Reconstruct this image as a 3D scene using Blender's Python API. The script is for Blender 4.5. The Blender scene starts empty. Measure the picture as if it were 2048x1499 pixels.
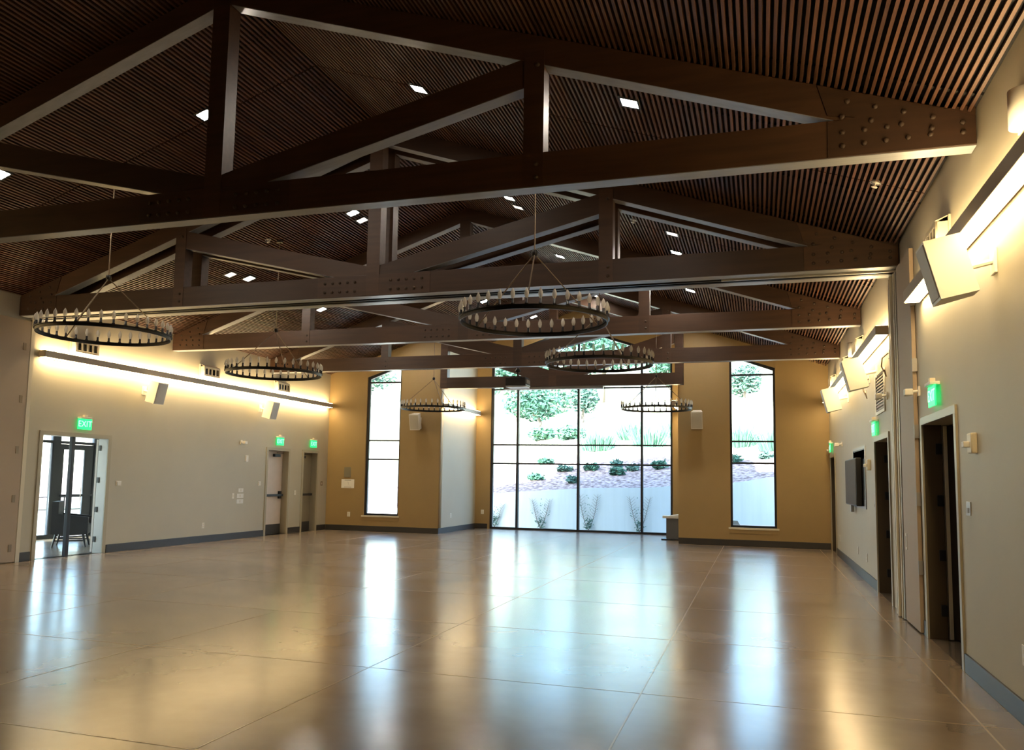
import bpy, bmesh, math, random
from mathutils import Vector, Matrix, noise

random.seed(7)
S = bpy.context.scene
COL = S.collection

# ------------------------------------------------------------------ camera
F_PX, YAW, PITCH, ROLL = 1628.88, 0.309933, 0.0973304, 0.0176101
CX, CY, EYE = 996.55, 798.40, 1.5
cam_d = bpy.data.cameras.new('camera')
cam = bpy.data.objects.new('camera', cam_d)
COL.objects.link(cam)
fw = Vector((-math.sin(YAW) * math.cos(PITCH), math.cos(YAW) * math.cos(PITCH), math.sin(PITCH)))
r0 = Vector((math.cos(YAW), math.sin(YAW), 0))
u0 = r0.cross(fw)
rt = r0 * math.cos(ROLL) + u0 * math.sin(ROLL)
up = rt.cross(fw)
M = Matrix(((rt.x, up.x, -fw.x), (rt.y, up.y, -fw.y), (rt.z, up.z, -fw.z))).to_4x4()
M.translation = (0, 0, EYE)
cam.matrix_world = M
cam_d.sensor_fit = 'HORIZONTAL'
cam_d.sensor_width = 36
cam_d.lens = F_PX * 36 / 2048
cam_d.shift_x = (1024 - CX) / 2048
cam_d.shift_y = (CY - 749.5) / 2048
cam_d.clip_start = 0.05
cam_d.clip_end = 500
S.camera = cam

# ------------------------------------------------------------------ light and exposure
W = bpy.data.worlds.new('world')
S.world = W
W.use_nodes = True
wn = W.node_tree
sky = wn.nodes.new('ShaderNodeTexSky')
sky.sky_type = 'NISHITA'
sky.sun_disc = False
sky.sun_elevation = math.radians(30)
sky.sun_rotation = math.radians(200)
sky.air_density = 1.0
sky.dust_density = 1.5
bg = wn.nodes['Background']
bg.inputs['Strength'].default_value = 1.55
wn.links.new(sky.outputs[0], bg.inputs[0])

sun_d = bpy.data.lights.new('sun', 'SUN')
sun_d.energy = 40
sun_d.angle = math.radians(0.6)
sun_d.color = (1, .95, .86)
sun = bpy.data.objects.new('sun', sun_d)
sun.rotation_euler = Vector((-0.14, -0.85, 0.42)).to_track_quat('Z', 'Y').to_euler()
sun.location = (-20, -30, 40)
COL.objects.link(sun)

S.view_settings.view_transform = 'Standard'
S.view_settings.look = 'None'
S.view_settings.exposure = 0.12
S.view_settings.gamma = 1
S.view_settings.use_curve_mapping = False
S.cycles.use_denoising = True
S.cycles.max_bounces = 8
S.cycles.diffuse_bounces = 5
S.cycles.glossy_bounces = 4
S.cycles.transparent_max_bounces = 12
S.cycles.caustics_reflective = False
S.cycles.caustics_refractive = False
S.cycles.sample_clamp_indirect = 6

STRIP_POWER = 33.0
DOWN_POWER = 330.0

# ------------------------------------------------------------------ dimensions
XL, XR, YB, YW, YF = -11.68, 1.60, 20.65, 23.66, -4.0
BL, BR = -8.265, -1.90
XC, ZE, SL = -5.18, 4.30, 0.335
ZR = ZE + SL * (XR - XC)


def roof(x):
    return ZR - SL * abs(x - XC)


# ------------------------------------------------------------------ materials
MATS = {}


def mat(name, col, rough=.5, metal=0., bump=0., bscale=40., var=0., vscale=6., emit=None, power=0., coat=0., spec=.5):
    if name in MATS:
        return MATS[name]
    m = bpy.data.materials.new(name)
    m.use_nodes = True
    nt = m.node_tree
    b = nt.nodes['Principled BSDF']
    b.inputs['Base Color'].default_value = (*col, 1)
    b.inputs['Roughness'].default_value = rough
    b.inputs['Metallic'].default_value = metal
    b.inputs['Coat Weight'].default_value = coat
    b.inputs['Specular IOR Level'].default_value = spec
    if emit:
        b.inputs['Emission Color'].default_value = (*emit, 1)
        b.inputs['Emission Strength'].default_value = power
    if var or bump:
        tc = nt.nodes.new('ShaderNodeTexCoord')
    if var:
        n = nt.nodes.new('ShaderNodeTexNoise')
        n.inputs['Scale'].default_value = vscale
        n.inputs['Detail'].default_value = 5
        nt.links.new(tc.outputs['Object'], n.inputs['Vector'])
        r = nt.nodes.new('ShaderNodeValToRGB')
        r.color_ramp.elements[0].position = .3
        r.color_ramp.elements[1].position = .7
        r.color_ramp.elements[0].color = (*[c * (1 - var) for c in col], 1)
        r.color_ramp.elements[1].color = (*[min(1, c * (1 + var)) for c in col], 1)
        nt.links.new(n.outputs['Fac'], r.inputs[0])
        nt.links.new(r.outputs[0], b.inputs['Base Color'])
    if bump:
        n2 = nt.nodes.new('ShaderNodeTexNoise')
        n2.inputs['Scale'].default_value = bscale
        n2.inputs['Detail'].default_value = 3
        nt.links.new(tc.outputs['Object'], n2.inputs['Vector'])
        bp = nt.nodes.new('ShaderNodeBump')
        bp.inputs['Strength'].default_value = bump
        bp.inputs['Distance'].default_value = .01
        nt.links.new(n2.outputs['Fac'], bp.inputs['Height'])
        nt.links.new(bp.outputs[0], b.inputs['Normal'])
    MATS[name] = m
    return m


def wood_mat(name, col, rough, var=.25, axis=(1.2, 14, 14), coat=0.):
    m = mat(name, col, rough, coat=coat)
    nt = m.node_tree
    b = nt.nodes['Principled BSDF']
    tc = nt.nodes.new('ShaderNodeTexCoord')
    mp = nt.nodes.new('ShaderNodeMapping')
    mp.inputs['Scale'].default_value = axis
    n = nt.nodes.new('ShaderNodeTexNoise')
    n.inputs['Scale'].default_value = 1.6
    n.inputs['Detail'].default_value = 6
    r = nt.nodes.new('ShaderNodeValToRGB')
    r.color_ramp.elements[0].position = .3
    r.color_ramp.elements[1].position = .72
    r.color_ramp.elements[0].color = (*[c * (1 - var) for c in col], 1)
    r.color_ramp.elements[1].color = (*[c * (1 + var) for c in col], 1)
    nt.links.new(tc.outputs['Object'], mp.inputs[0])
    nt.links.new(mp.outputs[0], n.inputs['Vector'])
    nt.links.new(n.outputs['Fac'], r.inputs[0])
    oi = nt.nodes.new('ShaderNodeObjectInfo')
    hs = nt.nodes.new('ShaderNodeHueSaturation')
    ma = nt.nodes.new('ShaderNodeMapRange')
    ma.inputs['To Min'].default_value = .72
    ma.inputs['To Max'].default_value = 1.28
    nt.links.new(oi.outputs['Random'], ma.inputs['Value'])
    nt.links.new(ma.outputs[0], hs.inputs['Value'])
    nt.links.new(r.outputs[0], hs.inputs['Color'])
    nt.links.new(hs.outputs[0], b.inputs['Base Color'])
    return m


def glass_mat(name, tint=(1, 1, 1), refl=1.0):
    m = bpy.data.materials.new(name)
    m.use_nodes = True
    nt = m.node_tree
    nt.nodes.remove(nt.nodes['Principled BSDF'])
    t = nt.nodes.new('ShaderNodeBsdfTransparent')
    t.inputs[0].default_value = (*tint, 1)
    g = nt.nodes.new('ShaderNodeBsdfGlossy')
    g.inputs['Roughness'].default_value = .02
    fr = nt.nodes.new('ShaderNodeFresnel')
    fr.inputs[0].default_value = 1.45
    mx = nt.nodes.new('ShaderNodeMixShader')
    ge = nt.nodes.new('ShaderNodeNewGeometry')
    sb = nt.nodes.new('ShaderNodeMath')
    sb.operation = 'SUBTRACT'
    sb.inputs[0].default_value = 1
    nt.links.new(ge.outputs['Backfacing'], sb.inputs[1])
    ml = nt.nodes.new('ShaderNodeMath')
    ml.operation = 'MULTIPLY'
    nt.links.new(fr.outputs[0], ml.inputs[0])
    nt.links.new(sb.outputs[0], ml.inputs[1])
    nt.links.new(ml.outputs[0], mx.inputs[0])
    nt.links.new(t.outputs[0], mx.inputs[1])
    nt.links.new(g.outputs[0], mx.inputs[2])
    nt.links.new(mx.outputs[0], nt.nodes['Material Output'].inputs[0])
    return m


def floor_mat():
    m = mat('polished_concrete', (.2, .13, .075), .2)
    nt = m.node_tree
    b = nt.nodes['Principled BSDF']
    tc = nt.nodes.new('ShaderNodeTexCoord')
    cols = []
    for sc, det in ((.4, 4), (1.1, 4)):
        n = nt.nodes.new('ShaderNodeTexNoise')
        n.inputs['Scale'].default_value = sc
        n.inputs['Detail'].default_value = det
        n.inputs['Roughness'].default_value = .55
        nt.links.new(tc.outputs['Object'], n.inputs['Vector'])
        cols.append(n)
    mx = nt.nodes.new('ShaderNodeMath')
    mx.operation = 'ADD'
    nt.links.new(cols[0].outputs['Fac'], mx.inputs[0])
    nt.links.new(cols[1].outputs['Fac'], mx.inputs[1])
    hf = nt.nodes.new('ShaderNodeMath')
    hf.operation = 'MULTIPLY'
    hf.inputs[1].default_value = .5
    nt.links.new(mx.outputs[0], hf.inputs[0])
    r = nt.nodes.new('ShaderNodeValToRGB')
    e = r.color_ramp.elements
    e[0].position, e[1].position = .22, .78
    e[0].color = (.115, .088, .064, 1)
    e[1].color = (.31, .25, .185, 1)
    k = e.new(.5)
    k.color = (.21, .163, .117, 1)
    nt.links.new(hf.outputs[0], r.inputs[0])
    nt.links.new(r.outputs[0], b.inputs['Base Color'])
    rr = nt.nodes.new('ShaderNodeMapRange')
    rr.inputs['From Min'].default_value = .3
    rr.inputs['From Max'].default_value = .7
    rr.inputs['To Min'].default_value = .19
    rr.inputs['To Max'].default_value = .23
    nt.links.new(cols[1].outputs['Fac'], rr.inputs['Value'])
    nt.links.new(rr.outputs[0], b.inputs['Roughness'])
    b.inputs['Specular IOR Level'].default_value = .75
    return m


M_FLOOR = floor_mat()
M_JOINT = mat('joint_filler', (.31, .235, .155), .26)
M_SAGE = mat('sage_paint', (.47, .435, .335), .55, bump=.12, bscale=180, var=.02, vscale=2)
M_OCHRE = mat('ochre_paint', (.32, .22, .095), .55, bump=.12, bscale=180, var=.03, vscale=2)
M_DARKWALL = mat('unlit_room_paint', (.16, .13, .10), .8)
M_WHITEW = mat('lobby_paint', (.62, .6, .55), .6)
M_BASE = mat('rubber_base', (.035, .033, .032), .45)
M_TRUSS = wood_mat('stained_timber', (.055, .026, .013), .5, .22, (.8, 10, 10))
M_BOLT = mat('bolt_steel', (.045, .026, .015), .6)
M_SLAT = wood_mat('cedar_slat', (.10, .046, .027), .5, .3, (20, .8, 20))
M_BACK = mat('acoustic_black', (.006, .005, .005), .9)
M_FRAME = mat('dark_bronze_frame', (.022, .024, .03), .38, .3)
M_GLASS = glass_mat('window_glass', (.89, .985, 1.0))
M_BULBG = None
M_WHITE = mat('white_plastic', (.74, .72, .66), .45)
M_CREAM = mat('cream_metal', (.66, .6, .46), .45)
M_GREY = mat('grey_grille', (.58, .56, .51), .6, .2, bump=.4, bscale=400)
M_PLATE = mat('grey_plate', (.35, .34, .33), .4, .5)
M_CASE = mat('door_casing_paint', (.40, .36, .26), .4)
M_IRON = mat('black_iron', (.018, .016, .015), .4, .6)
M_ROD = mat('bronze_rod', (.23, .17, .11), .4, .6)
M_ALU = mat('aluminium', (.48, .46, .42), .35, .6)
M_TAN = mat('partition_tan', (.40, .31, .22), .6, bump=.1, bscale=250)
M_DOORP = mat('door_pale', (.66, .58, .52), .45, var=.03)
M_DOORO = mat('door_olive', (.24, .2, .13), .5, var=.03)
M_DOORD = mat('door_dark', (.05, .036, .025), .5)
M_REVEAL = mat('brown_door_jamb', (.085, .06, .035), .5)
M_BLACK = mat('black_plastic', (.012, .012, .014), .35)
M_PAPER = mat('paper', (.8, .79, .76), .7)
M_INK = mat('ink_grey', (.3, .3, .3), .7)
M_LAMP = mat('strip_lens', (1, .9, .7), .4, emit=(1, .72, .36), power=STRIP_POWER)
M_DOWN = mat('downlight_lens', (1, .96, .9), .4, emit=(1, .9, .76), power=DOWN_POWER)
M_DIM = mat('downlight_lens_low', (1, .96, .9), .4, emit=(1, .9, .78), power=1.6)
M_GREEN = mat('exit_green', (.05, .6, .2), .4, emit=(.0, .85, .22), power=1.3)
M_GLET = mat('exit_lettering', (.4, .9, .6), .4, emit=(.35, 1., .55), power=1.5)
M_STRIPBOX = mat('strip_housing', (.42, .36, .28), .45)
M_UNDER = wood_mat('pale_underside_sheen', (.33, .35, .385), .34, .12, (.8, 10, 10))  # pale bluish tone paints daylight reflected onto the truss undersides


def bulb_mat():
    m = bpy.data.materials.new('clear_bulb')
    m.use_nodes = True
    nt = m.node_tree
    p = nt.nodes['Principled BSDF']
    p.inputs['Base Color'].default_value = (.85, .80, .70, 1)
    p.inputs['Roughness'].default_value = .08
    p.inputs['Alpha'].default_value = .55
    p.inputs['Coat Weight'].default_value = .6
    return m


M_BULB = bulb_mat()


# ------------------------------------------------------------------ mesh helpers
class MB:
    def __init__(self):
        self.bm = bmesh.new()

    def box(self, x0, x1, y0, y1, z0, z1, bevel=0.):
        v = [self.bm.verts.new(p) for p in ((x0, y0, z0), (x1, y0, z0), (x1, y1, z0), (x0, y1, z0), (x0, y0, z1), (x1, y0, z1), (x1, y1, z1), (x0, y1, z1))]
        f = [self.bm.faces.new([v[i] for i in q]) for q in ((0, 3, 2, 1), (4, 5, 6, 7), (0, 1, 5, 4), (1, 2, 6, 5), (2, 3, 7, 6), (3, 0, 4, 7))]
        if bevel:
            ed = {e for q in f for e in q.edges}
            bmesh.ops.bevel(self.bm, geom=list(ed), offset=bevel, segments=2, affect='EDGES', profile=.6)
        return self

    def prism(self, poly, plane, a, b):
        """poly of 2D points, extruded from a to b along the plane's normal ('y': points are x,z; 'x': y,z; 'z': x,y)."""
        def P(p, w):
            return {'y': (p[0], w, p[1]), 'x': (w, p[0], p[1]), 'z': (p[0], p[1], w)}[plane]
        A = [self.bm.verts.new(P(p, a)) for p in poly]
        B = [self.bm.verts.new(P(p, b)) for p in poly]
        n = len(poly)
        self.bm.faces.new(A)
        self.bm.faces.new(B[::-1])
        for i in range(n):
            self.bm.faces.new((A[i], B[i], B[(i + 1) % n], A[(i + 1) % n]))
        return self

    def tube(self, pts, r, n=8, cap=True):
        rings = []
        pts = [Vector(p) for p in pts]
        for i, p in enumerate(pts):
            d = (pts[min(i + 1, len(pts) - 1)] - pts[max(i - 1, 0)]).normalized()
            a = d.orthogonal().normalized() if i == 0 else (prev - d * prev.dot(d)).normalized()
            prev = a
            b = d.cross(a)
            rr = r[i] if isinstance(r, (list, tuple)) else r
            rings.append([self.bm.verts.new(p + (a * math.cos(2 * math.pi * k / n) + b * math.sin(2 * math.pi * k / n)) * rr) for k in range(n)])
        for A, B in zip(rings, rings[1:]):
            for k in range(n):
                self.bm.faces.new((A[k], A[(k + 1) % n], B[(k + 1) % n], B[k]))
        if cap:
            self.bm.faces.new(rings[0][::-1])
            self.bm.faces.new(rings[-1])
        return self

    def lathe(self, prof, n=12, c=(0, 0, 0)):
        rings = []
        for r, z in prof:
            if r < 1e-5:
                rings.append([self.bm.verts.new((c[0], c[1], c[2] + z))])
            else:
                rings.append([self.bm.verts.new((c[0] + r * math.cos(2 * math.pi * k / n), c[1] + r * math.sin(2 * math.pi * k / n), c[2] + z)) for k in range(n)])
        for A, B in zip(rings, rings[1:]):
            for k in range(n):
                q = [A[k % len(A)], A[(k + 1) % len(A)], B[(k + 1) % len(B)], B[k % len(B)]]
                q = list(dict.fromkeys(q))
                if len(q) > 2:
                    self.bm.faces.new(q)
        return self

    def hoop(self, r0, r1, z0, z1, n=72):
        prof = ((r0, z0), (r1, z0), (r1, z1), (r0, z1))
        R = [[self.bm.verts.new((r * math.cos(2 * math.pi * k / n), r * math.sin(2 * math.pi * k / n), z)) for r, z in prof] for k in range(n)]
        for k in range(n):
            A, B = R[k], R[(k + 1) % n]
            for i in range(4):
                self.bm.faces.new((A[i], B[i], B[(i + 1) % 4], A[(i + 1) % 4]))
        return self

    def mesh(self, name, smooth=False):
        bmesh.ops.recalc_face_normals(self.bm, faces=self.bm.faces)
        me = bpy.data.meshes.new(name)
        self.bm.to_mesh(me)
        self.bm.free()
        if smooth:
            for p in me.polygons:
                p.use_smooth = True
        return me

    def build(self, name, m, parent=None, smooth=False, loc=None, label=None):
        return link(name, self.mesh(name, smooth), m, parent, loc, label)


def link(name, me, m, parent=None, loc=None, label=None):
    if m is not None and not me.materials:
        me.materials.append(m)
    o = bpy.data.objects.new(name, me)
    COL.objects.link(o)
    if parent:
        o.parent = parent
    if loc:
        o.location = loc
    if label:
        o['label'] = label
    return o


def tag(o, label=None, cat=None, group=None, kind=None):
    for k, v in (('label', label), ('category', cat), ('group', group), ('kind', kind)):
        if v:
            o[k] = v
    return o


def thing(name, label, cat, loc=(0, 0, 0), rot=(0, 0, 0), group=None, kind=None):
    o = bpy.data.objects.new(name, None)
    COL.objects.link(o)
    o.empty_display_size = .1
    o.location = loc
    o.rotation_euler = rot
    return tag(o, label, cat, group, kind)


def copy_tree(o, parent=None):
    c = o.copy()
    COL.objects.link(c)
    if parent:
        c.parent = parent
    for ch in list(o.children):
        copy_tree(ch, c)
    return c


def sheet(outer, holes, plane, a, b):
    """A flat panel with holes, from a to b along the plane's normal; returns a mesh."""
    cu = bpy.data.curves.new('sheet', 'CURVE')
    cu.dimensions = '2D'
    cu.fill_mode = 'BOTH'
    cu.extrude = abs(b - a) / 2
    for ring in [outer] + holes:
        sp = cu.splines.new('POLY')
        sp.points.add(len(ring) - 1)
        for p, q in zip(sp.points, ring):
            p.co = (q[0], q[1], 0, 1)
        sp.use_cyclic_u = True
    ob = bpy.data.objects.new('sheet', cu)
    me = bpy.data.meshes.new_from_object(ob)
    bpy.data.objects.remove(ob)
    bpy.data.curves.remove(cu)
    mid = (a + b) / 2
    for v in me.vertices:
        x, y, w = v.co
        v.co = {'y': (x, mid + w, y), 'x': (mid + w, x, y), 'z': (x, y, mid + w)}[plane]
    bm = bmesh.new()
    bm.from_mesh(me)
    bmesh.ops.remove_doubles(bm, verts=bm.verts, dist=1e-5)
    bmesh.ops.recalc_face_normals(bm, faces=bm.faces)
    bm.to_mesh(me)
    bm.free()
    me.materials.clear()
    return me


def rect(a, b, c, d):
    return [(a, c), (b, c), (b, d), (a, d)]


def structure(name, me, m, label, cat):
    return tag(link(name, me, m), label, cat, kind='structure')


# ------------------------------------------------------------------ floor and joints
me = sheet([(XL - .3, YF - .2), (XR + .3, YF - .2), (XR + .3, YB + .3), (BR + .2, YB + .3), (BR + .2, YW + .02), (BL - .2, YW + .02), (BL - .2, YB + .3), (XL - .3, YB + .3)], [], 'z', -.2, 0)
floor = structure('floor', me, M_FLOOR, 'polished brown mottled concrete floor with saw-cut joints across the whole hall', 'floor')
for x in (-11.5, -9.4, -7.24, -5.1, -2.96, -.82, 1.33):
    y1 = YW - .05 if BL < x < BR else YB - .05
    MB().box(x - .006, x + .006, YF, y1, -.004, .0012).build('floor_joint', M_JOINT, floor)
for y in (1.9, 3.9, 6.01, 8.1, 10.2, 12.3, 14.25, 16.33, 18.4, 20.45):
    MB().box(XL + .02, XR - .02, y - .006, y + .006, -.004, .0010).build('floor_joint', M_JOINT, floor)

# ------------------------------------------------------------------ walls
D1, D2, D3 = (7.74, 9.21), (11.47, 12.79), (19.25, 20.42)
L1, L2, L3 = (10.90, 12.42), (17.66, 18.63), (19.34, 20.08)
DH = 2.14
POCK = (10.28, 10.80)
outer = [(YF, -.1), (YB + .25, -.1), (YB + .25, ZE + .12), (YF, ZE + .12)]
me = sheet(outer, [rect(*D1, 0, DH), rect(*D2, 0, DH), rect(*D3, 0, DH), rect(*POCK, .005, 4.03)], 'x', XR, XR + .24)
wall_right = structure('wall_right', me, M_SAGE, 'long sage plaster wall with dark open doorways and a bright strip light', 'wall')
me = sheet([(YF, -.1), (YB + .25, -.1), (YB + .25, roof(XL) + .12), (YF, roof(XL) + .12)], [rect(*L1, 0, DH), rect(*L2, 0, DH), rect(*L3, 0, DH)], 'x', XL - .22, XL)
wall_left = structure('wall_left', me, M_SAGE, 'long sage plaster wall with the glazed lobby doorway and two closed doors', 'wall')

WL, WR_ = (-10.50, -9.45), (-.66, .40)


def tall_hole(x0, x1, inset=0.):
    s = 1 if x1 < XC else -1
    zt = lambda x: 4.30 + .335 * ((x - WL[0]) if s > 0 else (WR_[1] - x)) - inset
    return [(x0, .44 + inset), (x1, .44 + inset), (x1, zt(x1)), (x0, zt(x0))]


me = sheet([(XL, -.1), (BL, -.1), (BL, roof(BL) + .1), (XL, roof(XL) + .1)], [tall_hole(*WL)], 'y', YB, YB + .24)
structure('wall_back_left', me, M_OCHRE, 'ochre end wall holding the tall window on the left of the bay', 'wall')
me = sheet([(BR, -.1), (XR, -.1), (XR, roof(XR) + .1), (BR, roof(BR) + .1)], [tall_hole(*WR_)], 'y', YB, YB + .24)
structure('wall_back_right', me, M_OCHRE, 'ochre end wall holding the tall window on the right of the bay', 'wall')
structure('wall_bay_left', MB().box(BL - .2, BL, YB + .24, YW + .24, -.1, roof(BL) + .08).mesh('wall_bay_left'), M_SAGE, 'pale side wall of the window bay carrying a short strip light', 'wall')
structure('wall_bay_right', MB().box(BR, BR + .2, YB + .24, YW + .24, -.1, roof(BR) + .08).mesh('wall_bay_right'), M_SAGE, 'side wall of the window bay behind the low pedestal cabinet', 'wall')
BWL, BWR = -7.80, -2.335


def bay_top(x):
    return roof(x) - .48


bay_hole = [(BWL, .0), (BWR, .0), (BWR, bay_top(BWR)), (-4.35, bay_top(-4.35)), (-6.0, bay_top(-4.35)), (BWL, bay_top(BWL))]
me = sheet([(BL, -.1), (BR, -.1), (BR, roof(BR) + .08), (XC, ZR + .08), (BL, roof(BL) + .08)], [bay_hole], 'y', YW, YW + .24)
structure('wall_bay_back', me, M_OCHRE, 'ochre gable wall around the great gridded window', 'wall')
me = sheet([(XL - .2, -.1), (XR + .2, -.1), (XR + .2, ZE + .1), (XC, ZR + .1), (XL - .2, roof(XL) + .1)], [], 'y', YF - .2, YF)
structure('wall_front', me, M_SAGE, 'plain gable wall closing the hall behind the viewpoint', 'wall')

# baseboards
def base(name, x0, x1, y0, y1, label):
    tag(MB().box(x0, x1, y0, y1, 0, .15, .004).build(name, M_BASE), label, 'baseboard', kind='structure')


base('baseboard_back_left', XL + .02, BL, YB - .018, YB, 'dark rubber baseboard below the left tall window')
base('baseboard_back_right', BR, XR - .02, YB - .018, YB, 'dark rubber baseboard below the right tall window')
base('baseboard_bay_left', BL, BL + .018, YB, YW - .02, 'dark rubber baseboard along the pale bay side wall')
base('baseboard_bay_corner', BL + .02, BWL - .06, YW - .018, YW, 'short dark baseboard between bay corner and great window')
base('baseboard_left', XL, XL + .018, L1[1] + .08, L2[0] - .06, 'long dark baseboard between lobby doorway and first closed door')
base('baseboard_left.001', XL, XL + .018, L2[1] + .06, L3[0] - .06, 'short dark baseboard between the two closed doors')
base('baseboard_left.002', XL, XL + .018, L3[1] + .06, YB - .02, 'short dark baseboard from the olive door to the corner')
base('baseboard_left.003', XL, XL + .018, 10.60, L1[0] - .08, 'short dark baseboard between folding panel and lobby doorway')
base('baseboard_right', XR - .018, XR, 2.0, D1[0] - .07, 'dark baseboard nearest the viewpoint beside the near open doorway')
base('baseboard_right.001', XR - .018, XR, D1[1] + .07, 9.40, 'short dark baseboard between near doorway and tan pocket panel')
base('baseboard_right.002', XR - .018, XR, D2[1] + .07, D3[0] - .07, 'long dark baseboard under the wall screen')

# ------------------------------------------------------------------ ceiling: backing, slats, battens
def slope_pt(s, t, d):
    """s=+1 right slope, t horizontal distance from the ridge, d = distance above the slat face, measured square to the slope."""
    n = 1 / math.hypot(1, SL)
    return XC + s * (t + d * SL * n), ZR - SL * t + d * n


bmk = MB()
for s in (1, -1):
    t1 = (XR - XC) if s > 0 else (XC - XL)
    p = [slope_pt(s, -.02, .05), slope_pt(s, t1 + .3, .05), slope_pt(s, t1 + .3, .10), slope_pt(s, -.02, .10)]
    bmk.prism(p, 'y', YF, YB + .2)
    tb = (BR - XC) if s > 0 else (XC - BL)
    p = [slope_pt(s, -.02, .05), slope_pt(s, tb + .1, .05), slope_pt(s, tb + .1, .10), slope_pt(s, -.02, .10)]
    bmk.prism(p, 'y', YB + .2, YW + .2)
ceiling = structure('ceiling', bmk.mesh('ceiling'), M_BACK, 'dark pitched ceiling lined with narrow red-brown timber slats', 'ceiling')
ceiling['kind'] = 'structure'


def slat_mesh(y0, y1):
    """One slat with shallow notches where its lengths meet."""
    b = MB()
    seams = [y for y in (1.2, 4.85, 8.5, 12.2, 15.9, 19.5) if y0 < y < y1]
    ys = [(y0, 1)]
    for y in seams:
        ys += [(y - .012, 1), (y - .0119, .25), (y + .0119, .25), (y + .012, 1)]
    ys += [(y1, 1)]
    rings = []
    for y, k in ys:
        zb = .045 * (1 - k)
        rings.append([b.bm.verts.new(q) for q in ((-.0115, y, zb), (.0115, y, zb), (.0115, y, .052), (-.0115, y, .052))])
    for A, B in zip(rings, rings[1:]):
        for i in range(4):
            b.bm.faces.new((A[i], A[(i + 1) % 4], B[(i + 1) % 4], B[i]))
    b.bm.faces.new(rings[0])
    b.bm.faces.new(rings[-1][::-1])
    me = b.mesh('slat')
    me.materials.append(M_SLAT)
    return me


short, long_ = slat_mesh(1.0, YB), slat_mesh(1.0, YW)
ang = math.atan(SL)
PITCHX = .0515
for s in (1, -1):
    t1 = (XR - XC) if s > 0 else (XC - XL)
    n = int(t1 / PITCHX)
    for i in range(n):
        t = .03 + i * PITCHX
        x, z = slope_pt(s, t, 0)
        o = link('slat', long_ if BL + .03 < x < BR - .03 else short, None, ceiling)
        o.location = (x, 0, z)
        o.rotation_euler = (0, s * ang, 0)
for s in (1, -1):
    t1 = (XR - XC) if s > 0 else (XC - XL)
    for k in range(16):
        y = 1.6 + k * 1.22
        a, b_ = slope_pt(s, .02, .03), slope_pt(s, t1 - .02, .03)
        c, d = slope_pt(s, t1 - .02, .05), slope_pt(s, .02, .05)
        MB().prism([a, b_, c, d], 'y', y - .02, y + .02).build('batten', M_BACK, ceiling)

# outer roof with eaves
bmk = MB()
for s in (1, -1):
    t1 = ((XR - XC) if s > 0 else (XC - XL)) + 1.0
    bmk.prism([slope_pt(s, -.05, .14), slope_pt(s, t1, .14), slope_pt(s, t1, .34), slope_pt(s, -.05, .34)], 'y', YF - .6, YB + .9)
    tb = ((BR - XC) if s > 0 else (XC - BL)) + .5
    bmk.prism([slope_pt(s, -.05, .14), slope_pt(s, tb, .14), slope_pt(s, tb, .34), slope_pt(s, -.05, .34)], 'y', YB + .9, YW + 1.0)
structure('roof', bmk.mesh('roof'), mat('roofing', (.2, .2, .2), .8), 'grey outer roof with eaves above the hall', 'roof')

# ------------------------------------------------------------------ windows
def bar_frame(ring_out, ring_in, y0, y1):
    return sheet(ring_out, [ring_in], 'y', y0, y1)


def tall_window(name, x0, x1, label):
    me = bar_frame(tall_hole(x0, x1, 0), [(x0 + .05, .49), (x1 - .05, .49), (x1 - .05, tall_hole(x0, x1)[2][1] - .055), (x0 + .05, tall_hole(x0, x1)[3][1] - .055)], YB + .05, YB + .17)
    w = structure(name, me, M_FRAME, label, 'window')
    zs = [.49, 1.99, 2.515, 4.145]
    zt = lambda x: tall_hole(x, x)[3][1] if False else None
    for z in zs[1:]:
        MB().box(x0 + .05, x1 - .05, YB + .06, YB + .15, z - .02, z + .02).build('transom', M_FRAME, w)
    for a, b in zip(zs, zs[1:]):
        MB().box(x0 + .05, x1 - .05, YB + .108, YB + .116, a + .02, b - .02).build('pane', M_GLASS, w)
    h = tall_hole(x0, x1)
    MB().prism([(x0 + .05, 4.165), (x1 - .05, 4.165), (x1 - .05, h[2][1] - .055), (x0 + .05, h[3][1] - .055)], 'y', YB + .108, YB + .116).build('pane', M_GLASS, w)
    MB().box(x0 - .05, x1 + .05, YB - .035, YB + .045, .395, .44, .004).build('window_sill', M_CREAM, w)
    MB().box(x0 - .03, x1 + .03, YB - .016, YB - .0005, .30, .395, .003).build('sill_apron', M_OCHRE, w)
    return w


tall_window('window_1', *WL, 'tall narrow dark-framed window with sloping head left of the bay')
tall_window('window_3', *WR_, 'tall narrow dark-framed window with sloping head right of the bay')

ins = [(BWL + .06, .06), (BWR - .06, .06), (BWR - .06, bay_top(BWR) - .06), (-4.37, bay_top(-4.35) - .06), (-5.98, bay_top(-4.35) - .06), (BWL + .06, bay_top(BWL) - .06)]
w2 = structure('window_2', bar_frame(bay_hole, ins, YW + .04, YW + .18), M_FRAME, 'great dark-framed window grid filling the bay, looking onto the hillside', 'window')
mull = [-6.955, -5.08, -3.21]


def wt(x):
    return min(bay_top(x), bay_top(-4.35)) - .06


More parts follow.
